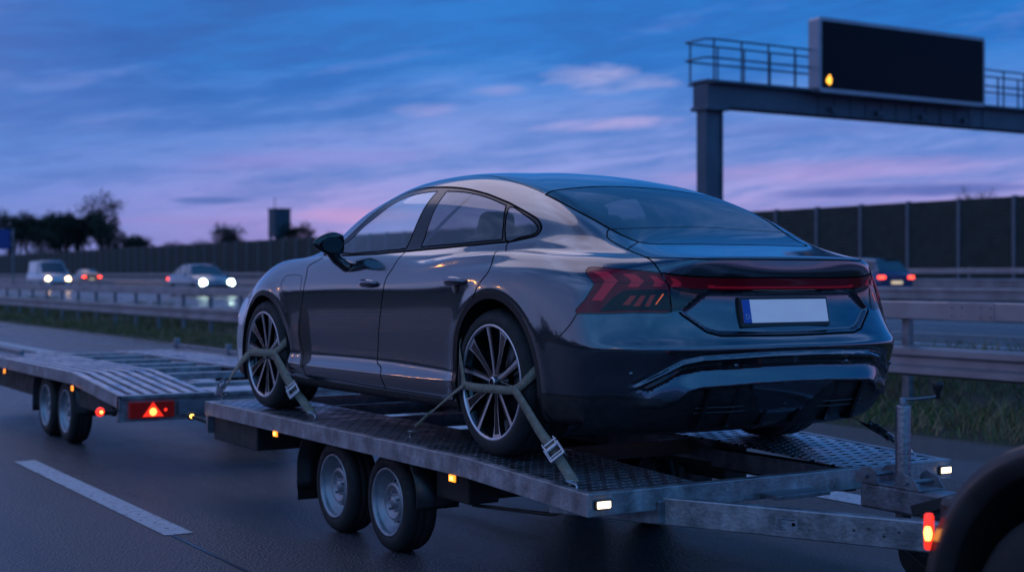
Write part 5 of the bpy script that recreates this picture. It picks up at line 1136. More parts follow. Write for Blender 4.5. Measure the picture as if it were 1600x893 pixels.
xs = 46.0; y = 17.95; i = 0; restp, restq = MB(), MB()
while y < 700:
    h = 4.95 + .0 * y
    tgt = MB() if i < 98 else restq
    tgt.box((xs + .02, y + .08, .70), (xs + .14, y + 2.92, h)); 
    for zz in (1.7, 2.7, 3.7): tgt.box((xs + .0, y + .08, zz), (xs + .018, y + 2.92, zz + .05)) if i < 60 else None
    if i < 98: tgt.build('panel', pan, nb)
    tgt = MB() if i < 98 else restp
    tgt.box((xs - .06, y - .08, .65), (xs + .17, y + .08, h + .05))
    if i < 98: tgt.build('post', postm, nb)
    y += 3.0; i += 1
restq.build('panel', pan, nb)['kind'] = 'stuff'; restp.build('post', postm, nb)['kind'] = 'stuff'; root_at(nb, (xs, 20, .7))

# ------------------------------------------------------------------ gantry and sign
G = tag(empty('sign_gantry'), 'grey steel gantry with railed walkway spanning the far carriageway', 'gantry')
gsm = noise_mat('gantry_steel', (.060, .080, .12), (.10, .13, .18), 1.2, (.45, .65), .3); gx, gy, gz = 22.62, 28.0, 6.5
b = MB(); b.box((gx - .33, gy - .22, .6), (gx - .26, gy + .22, gz - .12)); b.box((gx + .26, gy - .22, .6), (gx + .33, gy + .22, gz - .12)); b.box((gx - .26, gy - .17, .6), (gx + .26, gy + .17, gz - .12)); b.build('column', gsm, G, .01)
b = MB(); b.box((gx - .42, gy - .40, gz - .12), (gx + .42, gy + .40, gz)); b.build('column_head', gsm, G, .02)
b = MB(); b.box((gx - .36, gy - .34, gz), (gx + 18.0, gy + .34, gz + .70)); b.box((gx - .38, gy - .37, gz + .70), (gx + 18.0, gy + .37, gz + .78))
for k in range(12): b.box((gx + 4.0 + k * .68, gy - .37, gz + .01), (gx + 4.1 + k * .68, gy - .34, gz + .68)) if k < 12 else None
b.build('beam', gsm, G)
b = MB(); b.box((gx + 17.3, gy - .33, .6), (gx + 18.0, gy + .33, gz)); b.build('column', gsm, G, .01)
b = MB()
for yy in (gy - .55, gy + .55):
    for zz in (gz + 1.38, gz + 1.92):
        b.tube([(gx - .35, yy, zz), (gx + 18, yy, zz)], .028, 6)
    k = 0.0
    while k < 18: b.tube([(gx - .30 + k, yy, gz + .70), (gx - .30 + k, yy, gz + 1.92)], .032, 6); k += 1.05
for zz in (gz + 1.38, gz + 1.92): b.tube([(gx - .35, gy - .55, zz), (gx - .55, gy - .45, zz), (gx - .55, gy + .45, zz), (gx - .35, gy + .55, zz)], .028, 6)
b.box((gx - .36, gy - .60, gz + .66), (gx + 18, gy + .60, gz + .71)); b.build('railing', gsm, G); root_at(G, (gx, gy, .6))
Sg = tag(empty('message_sign'), 'large black variable message sign on the gantry, one amber lamp lit', 'road sign')
sx0, sx1, sz0, sz1, sy = gx + 3.45, gx + 10.90, gz + .60, gz + 2.88, gy - .95
frm = noise_mat('sign_frame', (.26, .27, .33), (.34, .35, .42), 2, (.35, .5), .5)
def rrect(x0, z0, x1, z1, r, n=5):
    o = []
    for cx, cz_, a in ((x1 - r, z0 + r, -PI / 2), (x1 - r, z1 - r, 0), (x0 + r, z1 - r, PI / 2), (x0 + r, z0 + r, PI)):
        o += [(cx + r * math.cos(a + PI / 2 * k / n), cz_ + r * math.sin(a + PI / 2 * k / n)) for k in range(n + 1)]
    return o
b = MB(); b.prism(rrect(sx0, sz0, sx1, sz1, .14), sy, sy + .45, 'y'); b.build('housing', frm, Sg)
b = MB(); b.prism(rrect(sx0 + .13, sz0 + .13, sx1 - .11, sz1 - .12, .05), sy - .012, sy - .004, 'y'); b.build('display', mat('display_black', (.002, .004, .010), .35, Specular_IOR_Level=.12), Sg)
b = MB(); b.lathe([(-.05, .001), (-.05, .07), (-.012, .10)], (sx0 + .40, sy, sz0 + .36), 'y', 20); b.add([(sx0 + .40 + .09 * math.cos(t) * (1 - .35 * max(0, math.sin(t))), sy - .056, sz0 + .38 + .16 * math.sin(t)) for t in np.linspace(0, 2 * PI, 21)[:-1]], [tuple(range(20))]); b.build('warning_lamp', emit('sign_amber', (1, .42, .03), 2.5), Sg, fix=False)
b = MB()
for k in range(4): b.box((sx0 + 1 + k * 2, sy + .45, gz + .1), (sx0 + 1.15 + k * 2, gy - .34, gz + .25))
b.build('bracket', gsm, Sg); root_at(Sg, (sx0, sy, sz0))
# blue direction sign at the left edge
bs = tag(empty('direction_sign'), 'small blue road sign on a pole, cut by the left edge', 'road sign')
blue = noise_mat('sign_blue', (.006, .035, .20), (.008, .045, .24), 3, (.35, .5))
b = MB(); b.prism(rrect(18.9, 3.80, 22.55, 5.50, .12), 119.9, 119.94, 'y'); b.build('panel', blue, bs)
b = MB(); b.tube([(22.8, 120, .7), (22.8, 120, 5.6)], .07, 8); b.tube([(19.3, 120, .7), (19.3, 120, 5.4)], .07, 8); b.box((19.2, 119.95, 4.2), (22.85, 120.0, 4.3)); b.box((19.2, 119.95, 5.1), (22.85, 120.0, 5.2)); b.build('pole', M['galv_dark'], bs); root_at(bs, (21, 120, .7))
# tower on the skyline
tw = tag(empty('tower'), 'dark square tower block standing on legs, far beyond the noise wall', 'tower')
twm = noise_mat('tower_cladding', (.022, .045, .075), (.030, .060, .095), .3, (.5, .7)); X_, Y_ = 157.6, 389.0
b = MB(); b.box((X_ - 2.5, Y_ - 2.5, 13.2), (X_ + 2.5, Y_ + 2.5, 21.2)); b.box((X_ - 2.7, Y_ - 2.7, 21.2), (X_ + 2.7, Y_ + 2.7, 21.6)); b.build('tank', twm, tw)
b = MB()
for i in range(2):
    for j in range(2): b.box((X_ - 2.3 + 3.9 * i, Y_ - 2.3 + 3.9 * j, .8), (X_ - 1.6 + 3.9 * i, Y_ - 1.6 + 3.9 * j, 13.2))
b.box((X_ - .5, Y_ - .5, .8), (X_ + .5, Y_ + .5, 13.2)); b.build('legs', twm, tw)
b = MB(); b.tube([(X_ - 1.5, Y_, 21.6), (X_ - 1.5, Y_, 25.0)], .12, 6); b.build('antenna', twm, tw); root_at(tw, (X_, Y_, .8))
# ------------------------------------------------------------------ trees
bark = noise_mat('bark', (.010, .012, .012), (.022, .022, .020), 4, (.8, .95)); leafm = noise_mat('leaves_dark', (.008, .020, .012), (.016, .034, .018), 2, (.7, .9))
def bare_tree(name, h, seed, spread=.42, leafy=0, lv=6):
    R_ = random.Random(seed); t = empty(name); tr, cr = MB(), MB(); tips = []
    def grow(p, d, ln, r, n):
        q = p + d * ln * .5 + Vector((R_.gauss(0, .04), R_.gauss(0, .04), 0)) * ln; e = p + d * ln
        (tr if n <= 1 else cr).tube([p, q, e], [r, r * .82, r * .66], 5 if n < 3 else 3, cap=False)
        if n >= 3: tips.append(e)
        if n >= lv: return
        for k in range(3 if n < 3 else R_.choice((2, 3))):
            a = R_.uniform(0, 2 * PI); s = spread * R_.uniform(.6, 1.35) * (1 if k else .55)
            o = d.orthogonal().normalized(); o2 = d.cross(o); nd = (d * math.cos(s) + (o * math.cos(a) + o2 * math.sin(a)) * math.sin(s) + Vector((0, 0, .10))).normalized()
            grow(e if k < 2 else q.lerp(e, R_.random()), nd, ln * R_.uniform(.66, .86), r * .62, n + 1)
    grow(Vector((0, 0, 0)), Vector((R_.gauss(0, .03), R_.gauss(0, .03), 1)).normalized(), h * .24, h * .020, 0)
    tr.build('trunk', bark, t, fix=False)
    if leafy:
        for e in tips:
            for _ in range(leafy):
                c = e + Vector((R_.gauss(0, .35), R_.gauss(0, .35), R_.gauss(0, .3))) * h * .06; s = h * .014 * R_.uniform(.6, 1.5); u = Vector((R_.gauss(0, 1), R_.gauss(0, 1), R_.gauss(0, 1))).normalized(); v = u.orthogonal().normalized()
                cr.add([c - u * s, c + v * s * .6, c + u * s, c - v * s * .6], [(0, 1, 2, 3)], 1)
    cr.build('crown', [bark, leafm], t, fix=False); return t
def tree_set(proto, spots, labels, group):
    for i, (x, y, z, s, r) in enumerate(spots):
        o = proto if i == 0 else copy_tree(proto); o.location = (x, y, z); o.rotation_euler = (0, 0, r); o.scale = (s, s, s)
        tag(o, labels if isinstance(labels, str) else labels[i], 'tree', group)
big = bare_tree('bare_tree', 16.5, 7, .44, 1, 7)
tree_set(big, [(77.4, 284.0, .8, 1.08, 0)], 'tallest bare tree of the skyline with a round open crown, at the left', 'trees beyond the noise wall')
bt = bare_tree('bare_tree', 14, 3, .42, 1, 7)
tree_set(bt, [(63.0, 309, .8, 1.25, 0), (66.5, 306, .8, 1.15, 4.1), (69.2, 314.1, .8, 1.2, 0), (71.2, 303, .8, 1.15, 5), (73.9, 311, .8, 1.25, 1.1), (73.0, 299.0, .8, 1.2, 2.0), (75.3, 298, .8, 1.15, 3.5), (72.6, 286, .8, 1.1, 2.9), (75.2, 282, .8, 1.05, 1.6), (97.8, 273, .8, .98, .4), (100.5, 276, .8, .80, 1.9), (115, 274, .8, 1.02, 3), (120.8, 270.5, .8, .85, .9), (79.5, 272, .8, .75, 2)], 'slim bare tree, one of many standing beyond the noise wall', 'bare trees beyond the noise wall')
lt = bare_tree('leafy_tree', 11, 11, .55, 1, 6)
tree_set(lt, [(60.2, 306, .8, 1.35, 0), (62.3, 300, .8, 1.15, 4.4), (64.3, 305.3, .8, 1.3, 1), (65.6, 295, .8, 1.05, 2.9), (67, 300, .8, 1.2, 2), (69.0, 295, .8, 1.1, .9), (70.9, 298, .8, 1.2, 3), (72.3, 294, .8, 1.1, 5.1), (74.2, 293, .8, 1.15, 4), (75.6, 284, .8, 1.05, 2.1), (77.5, 280, .8, 1.1, .5), (79.0, 277, .8, .98, 3.8), (80.8, 276, .8, .95, 1.5), (83.5, 285, .8, .8, .6), (86.9, 291, .8, .78, 2.2), (91.5, 288, .8, .88, 3.1), (94.4, 287, .8, .80, 4), (94.4, 275, .8, .88, .2), (103.5, 280, .8, .86, 1.2), (118, 272, .8, .85, 2.7), (124.5, 268, .8, .88, 3.6), (110, 276, .8, .82, 4.4)], 'dark bushy tree in the low row beyond the noise wall', 'bushy trees beyond the noise wall')
sm = bare_tree('bare_tree', 9.0, 21, .5, 0, 6); tree_set(sm, [(85.3, 68.8, .9, .98, 0)], 'small bare tree top showing above the noise wall at the right', 'trees beyond the noise wall')
# wood along the near side of the motorway, seen in the car's paint
R_ = random.Random(9); b = MB()
for i in range(5200):
    y = R_.uniform(-40, 330); d = R_.random() ** 2; top = 4.2 + 1.4 * math.sin(y * .11) + .9 * math.sin(y * .37 + 1); z = 1 + R_.random() ** .8 * top; x = -40 - d * 8 + R_.gauss(0, .5)
    s = R_.uniform(.5, 1.3); u = Vector((R_.gauss(0, .3), R_.gauss(0, 1), R_.gauss(0, 1))).normalized(); v = u.cross(Vector((1, R_.gauss(0, .3), 0))).normalized(); c = Vector((x, y, z))
    b.add([c - u * s, c - v * s * .6, c + u * s, c + v * s * .6], [(0, 1, 2, 3)])
for i in range(90): 
    y = -40 + i * 3; b.tube([(-42, y, .8), (-42 + R_.gauss(0, .4), y + R_.gauss(0, .4), 4.8)], [.18, .08], 5)
o = b.build('roadside_wood', leafm, fix=False); tag(o, 'dark wood along the near side of the motorway, reflected in the car doors', 'wood', kind='stuff')
def street_lamp(x, y, h, lab):
    t = tag(empty('street_lamp'), lab, 'street lamp', 'street lamps along the near side'); b = MB(); b.tube([(x, y, .2), (x, y, h - .4), (x + .3, y, h - .05), (x + 1.4, y, h)], [.09, .07, .055, .05], 10); b.build('pole', M['galv_dark'], t)
    b = MB(); b.hexa([(x + 1.2, y - .14, h - .03), (x + 2.0, y - .10, h - .03), (x + 2.0, y + .10, h - .03), (x + 1.2, y + .14, h - .03), (x + 1.25, y - .10, h + .10), (x + 1.9, y - .07, h + .06), (x + 1.9, y + .07, h + .06), (x + 1.25, y + .10, h + .10)]); hd = b.build('lamp_head', M['satin'], t)
    b = MB(); b.box((x + 1.28, y - .10, h - .10), (x + 1.92, y + .10, h - .032)); b.build('lens', emit('sodium_lamp', (1, .36, .06), 150), hd, .02); root_at(t, (x, y, .2))
street_lamp(-16.5, 21, 5.2, 'street lamp with orange light nearest the trailers, near side of the road'); street_lamp(-16.5, 30, 5.2, 'second street lamp with orange light, near side of the road'); street_lamp(-16.5, -9, 6.0, 'street lamp with orange light behind the camera, near side of the road')
# ------------------------------------------------------------------ traffic
def vehicle(name, label, kind, loc, heading, colour, lights, glow=1.0):
    t = tag(empty(name), label, 'van' if kind == 'van' else 'car'); P = mat(name + '_paint', colour, .3, .4, Coat_Weight=.8)
    if kind == 'van':
        ys, zb, zt_, w = [0, .10, .5, 1.0, 1.5, 4.4, 4.85, 4.9], .32, [.62, .92, 1.02, 1.12, 1.18, 1.18, 1.16, 1.1], [.80, .88, .93, .95, .96, .96, .94, .90]
        cab = [(1.0, 1.12, .86, 1.12), (1.85, 1.88, .74, 1.17), (2.3, 1.95, .76, 1.18), (4.6, 1.93, .76, 1.18), (4.86, 1.80, .74, 1.16)]; gl = (1.0, 1.78); L_ = 4.9
    else:
        ys, zb = [0, .08, .35, 1.0, 1.45, 3.6, 4.35, 4.62, 4.7], .24; zt_ = [.52, .68, .78, .92, .97, .99, .98, .94, .80] if kind != 'estate' else [.52, .68, .78, .92, .97, 1.0, 1.0, .98, .85]; w = [.70, .80, .88, .91, .92, .92, .89, .84, .78]
        cab = [(1.30, .95, .80, .95), (2.05, 1.40, .60, .98), (2.6, 1.45, .60, .99), (3.4, 1.42, .58, 1.0)] + ([(4.25, 1.36, .58, 1.0), (4.55, 1.02, .74, 1.0)] if kind == 'estate' else [(4.1, 1.18, .64, .99), (4.45, 1.0, .72, .97)]); L_ = 4.7
    S = heading       # local y runs from the nose; heading -1 drives towards the camera
    def tf(x, y, z): return (x, (y - L_ / 2) * (1 if S < 0 else -1), z)
    b = MB(); v = []; 
    for y, zt__, ww in zip(ys, zt_, w):
        half = [(0, zb), (ww * .88, zb), (ww * .98, zb + .12), (ww, (zb + zt__) / 2), (ww * .97, zt__ - .06), (ww * .88, zt__), (0, zt__ + .025)]
        ring = half + [(-x, z) for x, z in half[-2:0:-1]]; v += [tf(x, y, z) for x, z in ring]
    n = 12; b.add(v, [(i * n + k, i * n + (k + 1) % n, (i + 1) * n + (k + 1) % n, (i + 1) * n + k) for i in range(len(ys) - 1) for k in range(n)], 0, True); b.add(v[:n], [tuple(range(n))]); b.add(v[-n:], [tuple(range(n))]); b.build('body', P, t)
    g, r = MB(), MB(); v = []
    for y, z, ww, zl in cab: v += [tf(-ww - (z - zl) * .12 if z > zl + .05 else -ww, y, zl - .02), tf(-ww, y, z), tf(ww, y, z), tf(ww + (z - zl) * .12 if z > zl + .05 else ww, y, zl - .02)]
    g.add(v, [(4 * i + k, 4 * i + k + 1, 4 * i + 5 + k, 4 * i + 4 + k) for i in range(len(cab) - 1) for k in range(3)] + [(0, 1, 2, 3), tuple(range(len(v) - 4, len(v)))]); g.build('windows', mat(name + '_glass', (.02, .04, .05), .06, 0, Coat_Weight=1), t)
    m0 = 1; v = []
    for y, z, ww, zl in cab[1:-1]: v += [tf(-ww - .012, y, z - .05), tf(-ww * .96, y, z + .02), tf(0, y, z + .045), tf(ww * .96, y, z + .02), tf(ww + .012, y, z - .05)]
    r.add(v, [(5 * i + k, 5 * i + k + 1, 5 * i + 6 + k, 5 * i + 5 + k) for i in range(len(cab) - 3) for k in range(4)], 0, True)
    for i in (range(1, len(cab) - 1) if kind != 'van' else (1, 2, 3)):
        y, z, ww, zl = cab[i]
        for s in (-1, 1): r.bar(tf(s * (ww + .004), y, z), tf(s * (ww + (z - zl) * .12 + .006), y, zl - .02), .06, .02)
    y0_, z0_, w0_, l0 = cab[0]; y1_, z1_, w1_, l1 = cab[1]
    for s in (-1, 1): r.bar(tf(s * w0_, y0_, z0_), tf(s * w1_, y1_, z1_), .05, .04)
    r.build('roof', P, t, fix=False)
    if kind == 'van':
        b = MB()
        for s in (-1, 1): b.add([tf(s * .87, 2.4, 1.15), tf(s * .87, 4.7, 1.15), tf(s * .79, 4.7, 1.9), tf(s * .79, 2.4, 1.9)], [(0, 1, 2, 3)])
        b.build('side_panel', P, t, fix=False)
    for y in (.88, L_ - .95):
        for s in (-1, 1):
            wv = empty('wheel', parent=t); c = tf(s * .86, y, .32); b = MB(); b.lathe([(-.1, .2), (-.1, .29), (-.07, .32), (.07, .32), (.1, .29), (.1, .2)], c, 'x', 28); b.build('tyre', M['rubber'], wv); b = MB(); b.lathe([(s * .08, .001), (s * .09, .06), (s * .07, .17), (s * .095, .205)], c, 'x', 24); b.build('rim', M['wheel_steel'], wv)
    b = MB(); b.box(tuple(min(a, c) for a, c in zip(tf(-.5, .02, .36), tf(.5, -.02, .52))), tuple(max(a, c) for a, c in zip(tf(-.5, .02, .36), tf(.5, -.02, .52)))); b.build('grille', M['satin'], t)
    fm = emit(name + '_headlight', (1, .60, .24) if kind == 'van' else (.72, 1, .84), 26 * glow if lights else .3, (.7, .7, .7)); hz = .74 if kind == 'van' else .62
    for s in (-1, 1):
        b = MB(); c = tf(s * .66, .10, hz); b.lathe([(-.09, .001), (-.085, .14), (0, .16), (.08, .13)] if S < 0 else [(.09, .001), (.085, .10), (0, .12), (-.08, .10)], c, 'y', 20); b.build('headlight', fm if S < 0 else M['gloss'], t)
        b = MB(); c = tf(s * .70, L_ - .03, .80 if kind != 'van' else .95); b.hexa([(c[0] + a, c[1] + d, c[2] + e) for e in (-.055, .055) for a, d in ((-.15, -.05), (.15, -.05), (.15, .05), (-.15, .05))]); b.build('tail_lamp', emit(name + '_tail_lamp', (1, .06, .03), 6 * glow if lights else .2, (.3, .01, .01)), t, .02)
        b = MB(); b.lathe([(-.09, .02), (-.04, .09), (.05, .08), (.08, .01)], tf(s * 1.02, 1.55, 1.02 if kind != 'van' else 1.2), 'x', 14); b.build('mirror', P, t)
    b = MB(); c = tf(0, L_ + .005, .62); b.box((c[0] - .26, c[1] - .02, c[2] - .055), (c[0] + .26, c[1] + .02, c[2] + .055)); b.build('number_plate', emit(name + '_plate', (1, .75, .35), .6 if S > 0 else .05, (.6, .6, .55)), t)
    t.location = loc; return t
vehicle('van', 'white van with warm headlights lit, oncoming far at the left', 'van', (19.6, 94.4, .60), -1, (.45, .46, .52), True, .8)
vehicle('saloon_car', 'silver blue car with cool white headlights lit, oncoming behind the barriers', 'saloon', (18.3, 60.2, .60), -1, (.14, .18, .24), True, 1.1)
vehicle('small_car', 'distant dark car with two red tail lamps beside the white van', 'saloon', (31.1, 128.4, .68), 1, (.03, .03, .04), True, 1.6)
vehicle('estate_car', 'dark blue estate car with lit tail lamps beyond the right barriers', 'estate', (32.6, 32.4, .68), 1, (.02, .06, .16), True, .7)
# ------------------------------------------------------------------ sky and sun
SUN_EL, SUN_AZ = math.radians(44), math.radians(3)     # azimuth measured clockwise from +y
world = bpy.data.worlds.new('World'); scene.world = world; world.use_nodes = True
wn, wl = world.node_tree.nodes, world.node_tree.links; bg = wn['Background']
def lin(r, g, b): return tuple(((c / 255 + .055) / 1.055) ** 2.4 if c > 10 else c / 255 / 12.92 for c in (r, g, b)) + (1,)
tc = wn.new('ShaderNodeTexCoord'); sx = wn.new('ShaderNodeSeparateXYZ'); wl.new(tc.outputs['Generated'], sx.inputs[0])
def W(op, a, b=None, c=None, clamp=False):
    n = wn.new('ShaderNodeMath'); n.operation = op; n.use_clamp = clamp
    for i, v in enumerate((a, b, c)):
        if v is None: continue
        if isinstance(v, (int, float)): n.inputs[i].default_value = v
        else: wl.new(v, n.inputs[i])
    return n.outputs[0]
def ramp(fac, stops, interp='B_SPLINE'):
    n = wn.new('ShaderNodeValToRGB'); wl.new(fac, n.inputs[0]); n.color_ramp.interpolation = interp
    e = n.color_ramp.elements; e[0].position, e[0].color = stops[0][0], stops[0][1]; e[1].position, e[1].color = stops[-1][0], stops[-1][1]
    for p, c in stops[1:-1]: q = e.new(p); q.color = c
    return n.outputs[0]
def mixc(f, a, b, mode='MIX'):
    n = wn.new('ShaderNodeMix'); n.data_type = 'RGBA'; n.blend_type = mode; n.clamp_factor = True
    if isinstance(f, (int, float)): n.inputs[0].default_value = f
    else: wl.new(f, n.inputs[0])
    for i, v in ((6, a), (7, b)):
        if isinstance(v, tuple): n.inputs[i].default_value = v
        else: wl.new(v, n.inputs[i])
    return n.outputs[2]
az = W('ARCTAN2', sx.outputs[0], sx.outputs[1]); el = W('ARCSINE', sx.outputs[2])
az = W('MULTIPLY', az, 57.2958); el = W('MULTIPLY', el, 57.2958)          # degrees
def vec(a, b, c=0.0):
    n = wn.new('ShaderNodeCombineXYZ')
    for i, v in enumerate((a, b, c)):
        if isinstance(v, (int, float)): n.inputs[i].default_value = v
        else: wl.new(v, n.inputs[i])
    return n.outputs[0]
def noise(v, scale, det=6, rough=.55, dist=0.0):
    n = wn.new('ShaderNodeTexNoise'); wl.new(v, n.inputs[0]); n.inputs['Scale'].default_value = scale; n.inputs['Detail'].default_value = det; n.inputs['Roughness'].default_value = rough; n.inputs['Distortion'].default_value = dist
    return n.outputs[0]
_m = wn.new('ShaderNodeMapping'); wl.new(tc.outputs['Generated'], _m.inputs[0]); _m.inputs['Scale'].default_value = (1, .55, 1.6); _m.inputs['Rotation'].default_value = (0, 0, .5); sx_v = _m.outputs[0]
# cloud coordinates: long and flat, tilted a little, fading with height
cv = vec(W('MULTIPLY', az, .030), W('ADD', W('MULTIPLY', el, .16), W('MULTIPLY', az, -.020)), 3.7)
n1 = noise(cv, 1.6, 7, .55, .4); n2 = noise(cv, 5.0, 8, .6, .3)
elw = W('ADD', el, W('MULTIPLY', W('SUBTRACT', n1, .5), 3.4))
t = W('DIVIDE', W('MAXIMUM', elw, 0), 20.0, clamp=True)
east = ramp(t, [(0, lin(118, 120, 190)), (.07, lin(172, 146, 204)), (.13, lin(164, 150, 210)), (.22, lin(128, 144, 208)), (.34, lin(84, 128, 200)), (.46, lin(46, 112, 190)), (1.0, lin(24, 96, 176))])
west = ramp(t, [(0, lin(70, 92, 168)), (.06, lin(96, 116, 188)), (.13, lin(94, 122, 198)), (.20, lin(70, 114, 192)), (.32, lin(38, 100, 180)), (.46, lin(22, 90, 170)), (1.0, lin(16, 82, 160))])
f = W('DIVIDE', W('SUBTRACT', az, 12.0), 17.0, clamp=True)
col = mixc(f, west, east)
# layered cloud banks: slate bands and brighter gaps, long and flat
cb_ = vec(W('MULTIPLY', az, .060), W('ADD', W('MULTIPLY', el, .42), W('MULTIPLY', az, -.045)), 1.3)
b1 = noise(cb_, 1.5, 8, .6, .6); b2 = noise(cb_, 4.6, 8, .65, .6)
mxn = W('ADD', W('MULTIPLY', b1, .62), W('MULTIPLY', b2, .38))
hi_ = W('DIVIDE', W('SUBTRACT', el, .8), 2.4, clamp=True)
bank = W('MULTIPLY', W('MULTIPLY', W('SUBTRACT', mxn, .47), 7.0, clamp=True), hi_)
gapm = W('MULTIPLY', W('MULTIPLY', W('SUBTRACT', .50, mxn), 6.5, clamp=True), hi_)
col = mixc(bank, col, mixc(1.0, col, (.50, .74, .86, 1), 'MULTIPLY'))
col = mixc(W('MULTIPLY', gapm, .60), col, mixc(1.0, col, (1.55, 1.36, 1.22, 1), 'MULTIPLY'))
thin = W('MULTIPLY', W('MULTIPLY', W('SUBTRACT', n2, .55), 5.0, clamp=True), hi_)
col = mixc(W('MULTIPLY', thin, .30), col, lin(140, 150, 214))
def spot(a0, e0, ra, re, c, k, tilt=0.0, soft=1.0, nw=1.0):
    global col
    da = W('DIVIDE', W('SUBTRACT', az, a0), ra); de = W('DIVIDE', W('SUBTRACT', W('SUBTRACT', el, e0), W('MULTIPLY', W('SUBTRACT', az, a0), tilt)), re)
    d = W('ADD', W('MULTIPLY', da, da), W('MULTIPLY', de, de)); d = W('ADD', d, W('MULTIPLY', W('SUBTRACT', n2, .5), -4.5 * nw))
    m = W('MULTIPLY', W('SUBTRACT', 1.0, d), soft * .6, clamp=True); m = W('MULTIPLY', m, W('ADD', .45, W('MULTIPLY', n2, 1.1)), clamp=True); col = mixc(W('MULTIPLY', m, k), col, c)
def A(px): return math.degrees(math.atan((px - 800) / 2222) + math.atan(1370 / 2222))
def E_(px, py): return math.degrees(math.atan((432 - py) / math.hypot(2222, px - 800)))
spot(A(955), E_(955, 122), 2.6, .62, lin(176, 174, 218), .85, -.02, .8, 1.5); spot(A(960), E_(960, 196), 3.6, .42, lin(192, 174, 220), .9, .03, 1.0)
spot(A(660), E_(660, 172), 1.5, .30, lin(150, 152, 208), .8, .04); spot(A(785), E_(785, 143), 1.2, .28, lin(140, 148, 206), .7)
spot(A(335), E_(335, 313), 1.9, .17, lin(72, 100, 172), .85, 0, 2.0, .25); spot(A(1400), E_(1400, 298), 5.6, .30, lin(84, 100, 172), .9, .015, 2.0, .4)
spot(A(1290), E_(1290, 268), 7.0, .55, lin(184, 150, 204), .6, .05, .9, .5); spot(A(560), E_(560, 336), 3.0, .38, lin(194, 150, 200), .7, 0, 1.2, .4)
spot(A(480), E_(480, 250), 6.0, .45, lin(140, 126, 198), .55, .05, .9, .5); spot(A(1250), E_(1250, 200), 6.5, .40, lin(92, 108, 180), .6, .0, 1.0, .5)
spot(A(300), E_(300, 345), 4.0, .25, lin(140, 118, 186), .5, 0, 1.0, .4)
# the unseen rest of the dome: violet glow over the western horizon, deeper blue overhead
up = W('DIVIDE', W('SUBTRACT', el, 13.0), 22.0, clamp=True); n3 = noise(sx_v, 2.6, 6, .6, .6)
dome = ramp(W('MULTIPLY', W('SUBTRACT', n3, .32), 2.8, clamp=True), [(0, lin(26, 72, 134)), (.42, lin(66, 118, 184)), (1.0, tuple(c * 1.75 for c in lin(140, 165, 220)[:3]) + (1,))], 'EASE')
zen = W('DIVIDE', W('SUBTRACT', el, 38.0), 40.0, clamp=True); dome = mixc(W('MULTIPLY', zen, .6), dome, lin(26, 66, 134)); col = mixc(up, col, dome)
sa = W('COSINE', W('MULTIPLY', W('SUBTRACT', az, -70.0), 1 / 57.2958))
glow = W('MULTIPLY', W('MAXIMUM', sa, 0), W('SUBTRACT', 1.0, W('DIVIDE', W('ABSOLUTE', el), 55.0, clamp=True)))
col = mixc(W('MULTIPLY', glow, .85), col, tuple(c * 1.3 for c in lin(158, 164, 212)[:3]) + (1,))
sb = W('COSINE', W('MULTIPLY', W('SUBTRACT', az, -158.0), 1 / 57.2958))
bk = W('MULTIPLY', W('MULTIPLY', W('MAXIMUM', W('MULTIPLY_ADD', sb, 1.2, .1), 0), 1.0, clamp=True), W('MULTIPLY', W('DIVIDE', W('SUBTRACT', el, 5.0), 9.0, clamp=True), W('SUBTRACT', 1.0, W('DIVIDE', W('SUBTRACT', el, 30.0), 40.0, clamp=True))))
bk = W('MULTIPLY', bk, W('MULTIPLY_ADD', n3, 1.1, .15), clamp=True)
col = mixc(bk, col, tuple(c * 1.5 for c in lin(94, 152, 208)[:3]) + (1,))
low = W('MULTIPLY', W('MULTIPLY', el, -.5), 1.0, clamp=True); col = mixc(low, col, lin(34, 36, 52))
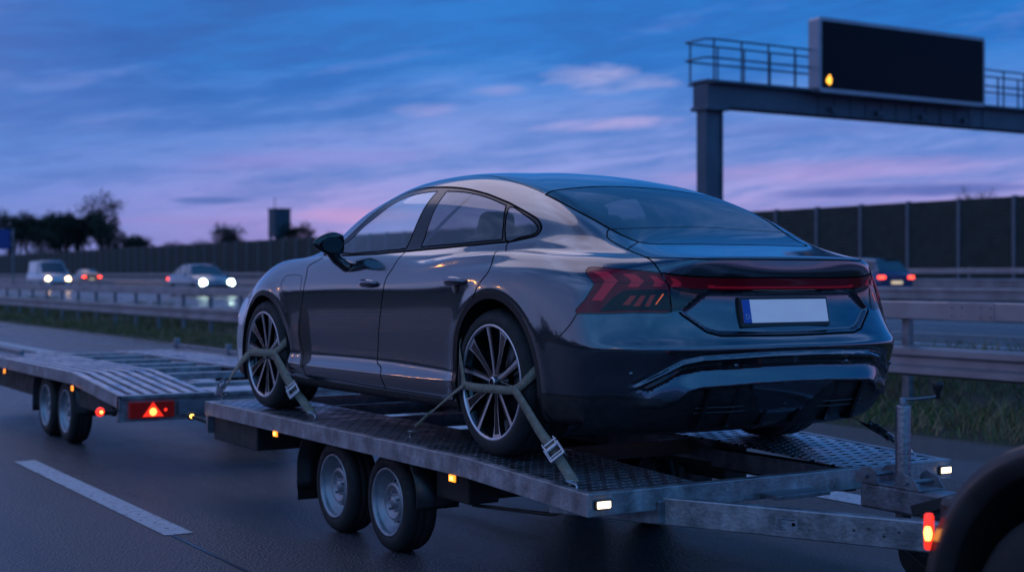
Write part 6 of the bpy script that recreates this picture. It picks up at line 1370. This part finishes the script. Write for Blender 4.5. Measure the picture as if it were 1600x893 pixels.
nis = wn.new('ShaderNodeTexSky'); nis.sky_type = 'NISHITA'; nis.sun_disc = False; nis.sun_elevation = SUN_EL; nis.sun_rotation = SUN_AZ
bg2 = wn.new('ShaderNodeBackground'); wl.new(nis.outputs[0], bg2.inputs[0]); bg2.inputs[1].default_value = .006
hs = wn.new('ShaderNodeHueSaturation'); hs.inputs['Saturation'].default_value = 1.08; hs.inputs['Value'].default_value = 1.06; wl.new(col, hs.inputs['Color']); wl.new(hs.outputs[0], bg.inputs[0]); bg.inputs[1].default_value = 1.0
ad = wn.new('ShaderNodeAddShader'); wl.new(bg.outputs[0], ad.inputs[0]); wl.new(bg2.outputs[0], ad.inputs[1]); wl.new(ad.outputs[0], wn['World Output'].inputs[0])
sun = bpy.data.lights.new('sun', 'SUN'); suno = bpy.data.objects.new('sun', sun); COL.objects.link(suno)
sun.energy = .26; sun.angle = math.radians(36); sun.color = (1, .76, .80)
_d = Vector((math.sin(SUN_AZ) * math.cos(SUN_EL), math.cos(SUN_AZ) * math.cos(SUN_EL), math.sin(SUN_EL)))
suno.rotation_euler = _d.to_track_quat('Z', 'Y').to_euler()
# ------------------------------------------------------------------ camera
cam = bpy.data.cameras.new('camera'); camo = bpy.data.objects.new('camera', cam); COL.objects.link(camo); scene.camera = camo
cam.sensor_width = 36; cam.lens = 2222 / 1600 * 36; camo.location = (-4.442, -4.737, 1.5)
camo.rotation_euler = (PI / 2, 0, -math.atan(1370 / 2222)); cam.shift_y = -(446.5 - 432) / 1600
cam.clip_start = .1; cam.clip_end = 9000
cam.dof.use_dof = True; cam.dof.focus_distance = 6.9; cam.dof.aperture_fstop = 2.0; cam.dof.aperture_blades = 9
scene.render.engine = 'CYCLES'; scene.cycles.use_denoising = True
try: scene.cycles.denoiser = 'OPENIMAGEDENOISE'
except Exception: pass
scene.cycles.max_bounces = 8; scene.cycles.transparent_max_bounces = 16; scene.cycles.sample_clamp_indirect = 4.0; scene.cycles.blur_glossy = .3
scene.view_settings.view_transform = 'Standard'; scene.view_settings.look = 'None'; scene.view_settings.exposure = 0; scene.view_settings.gamma = 1
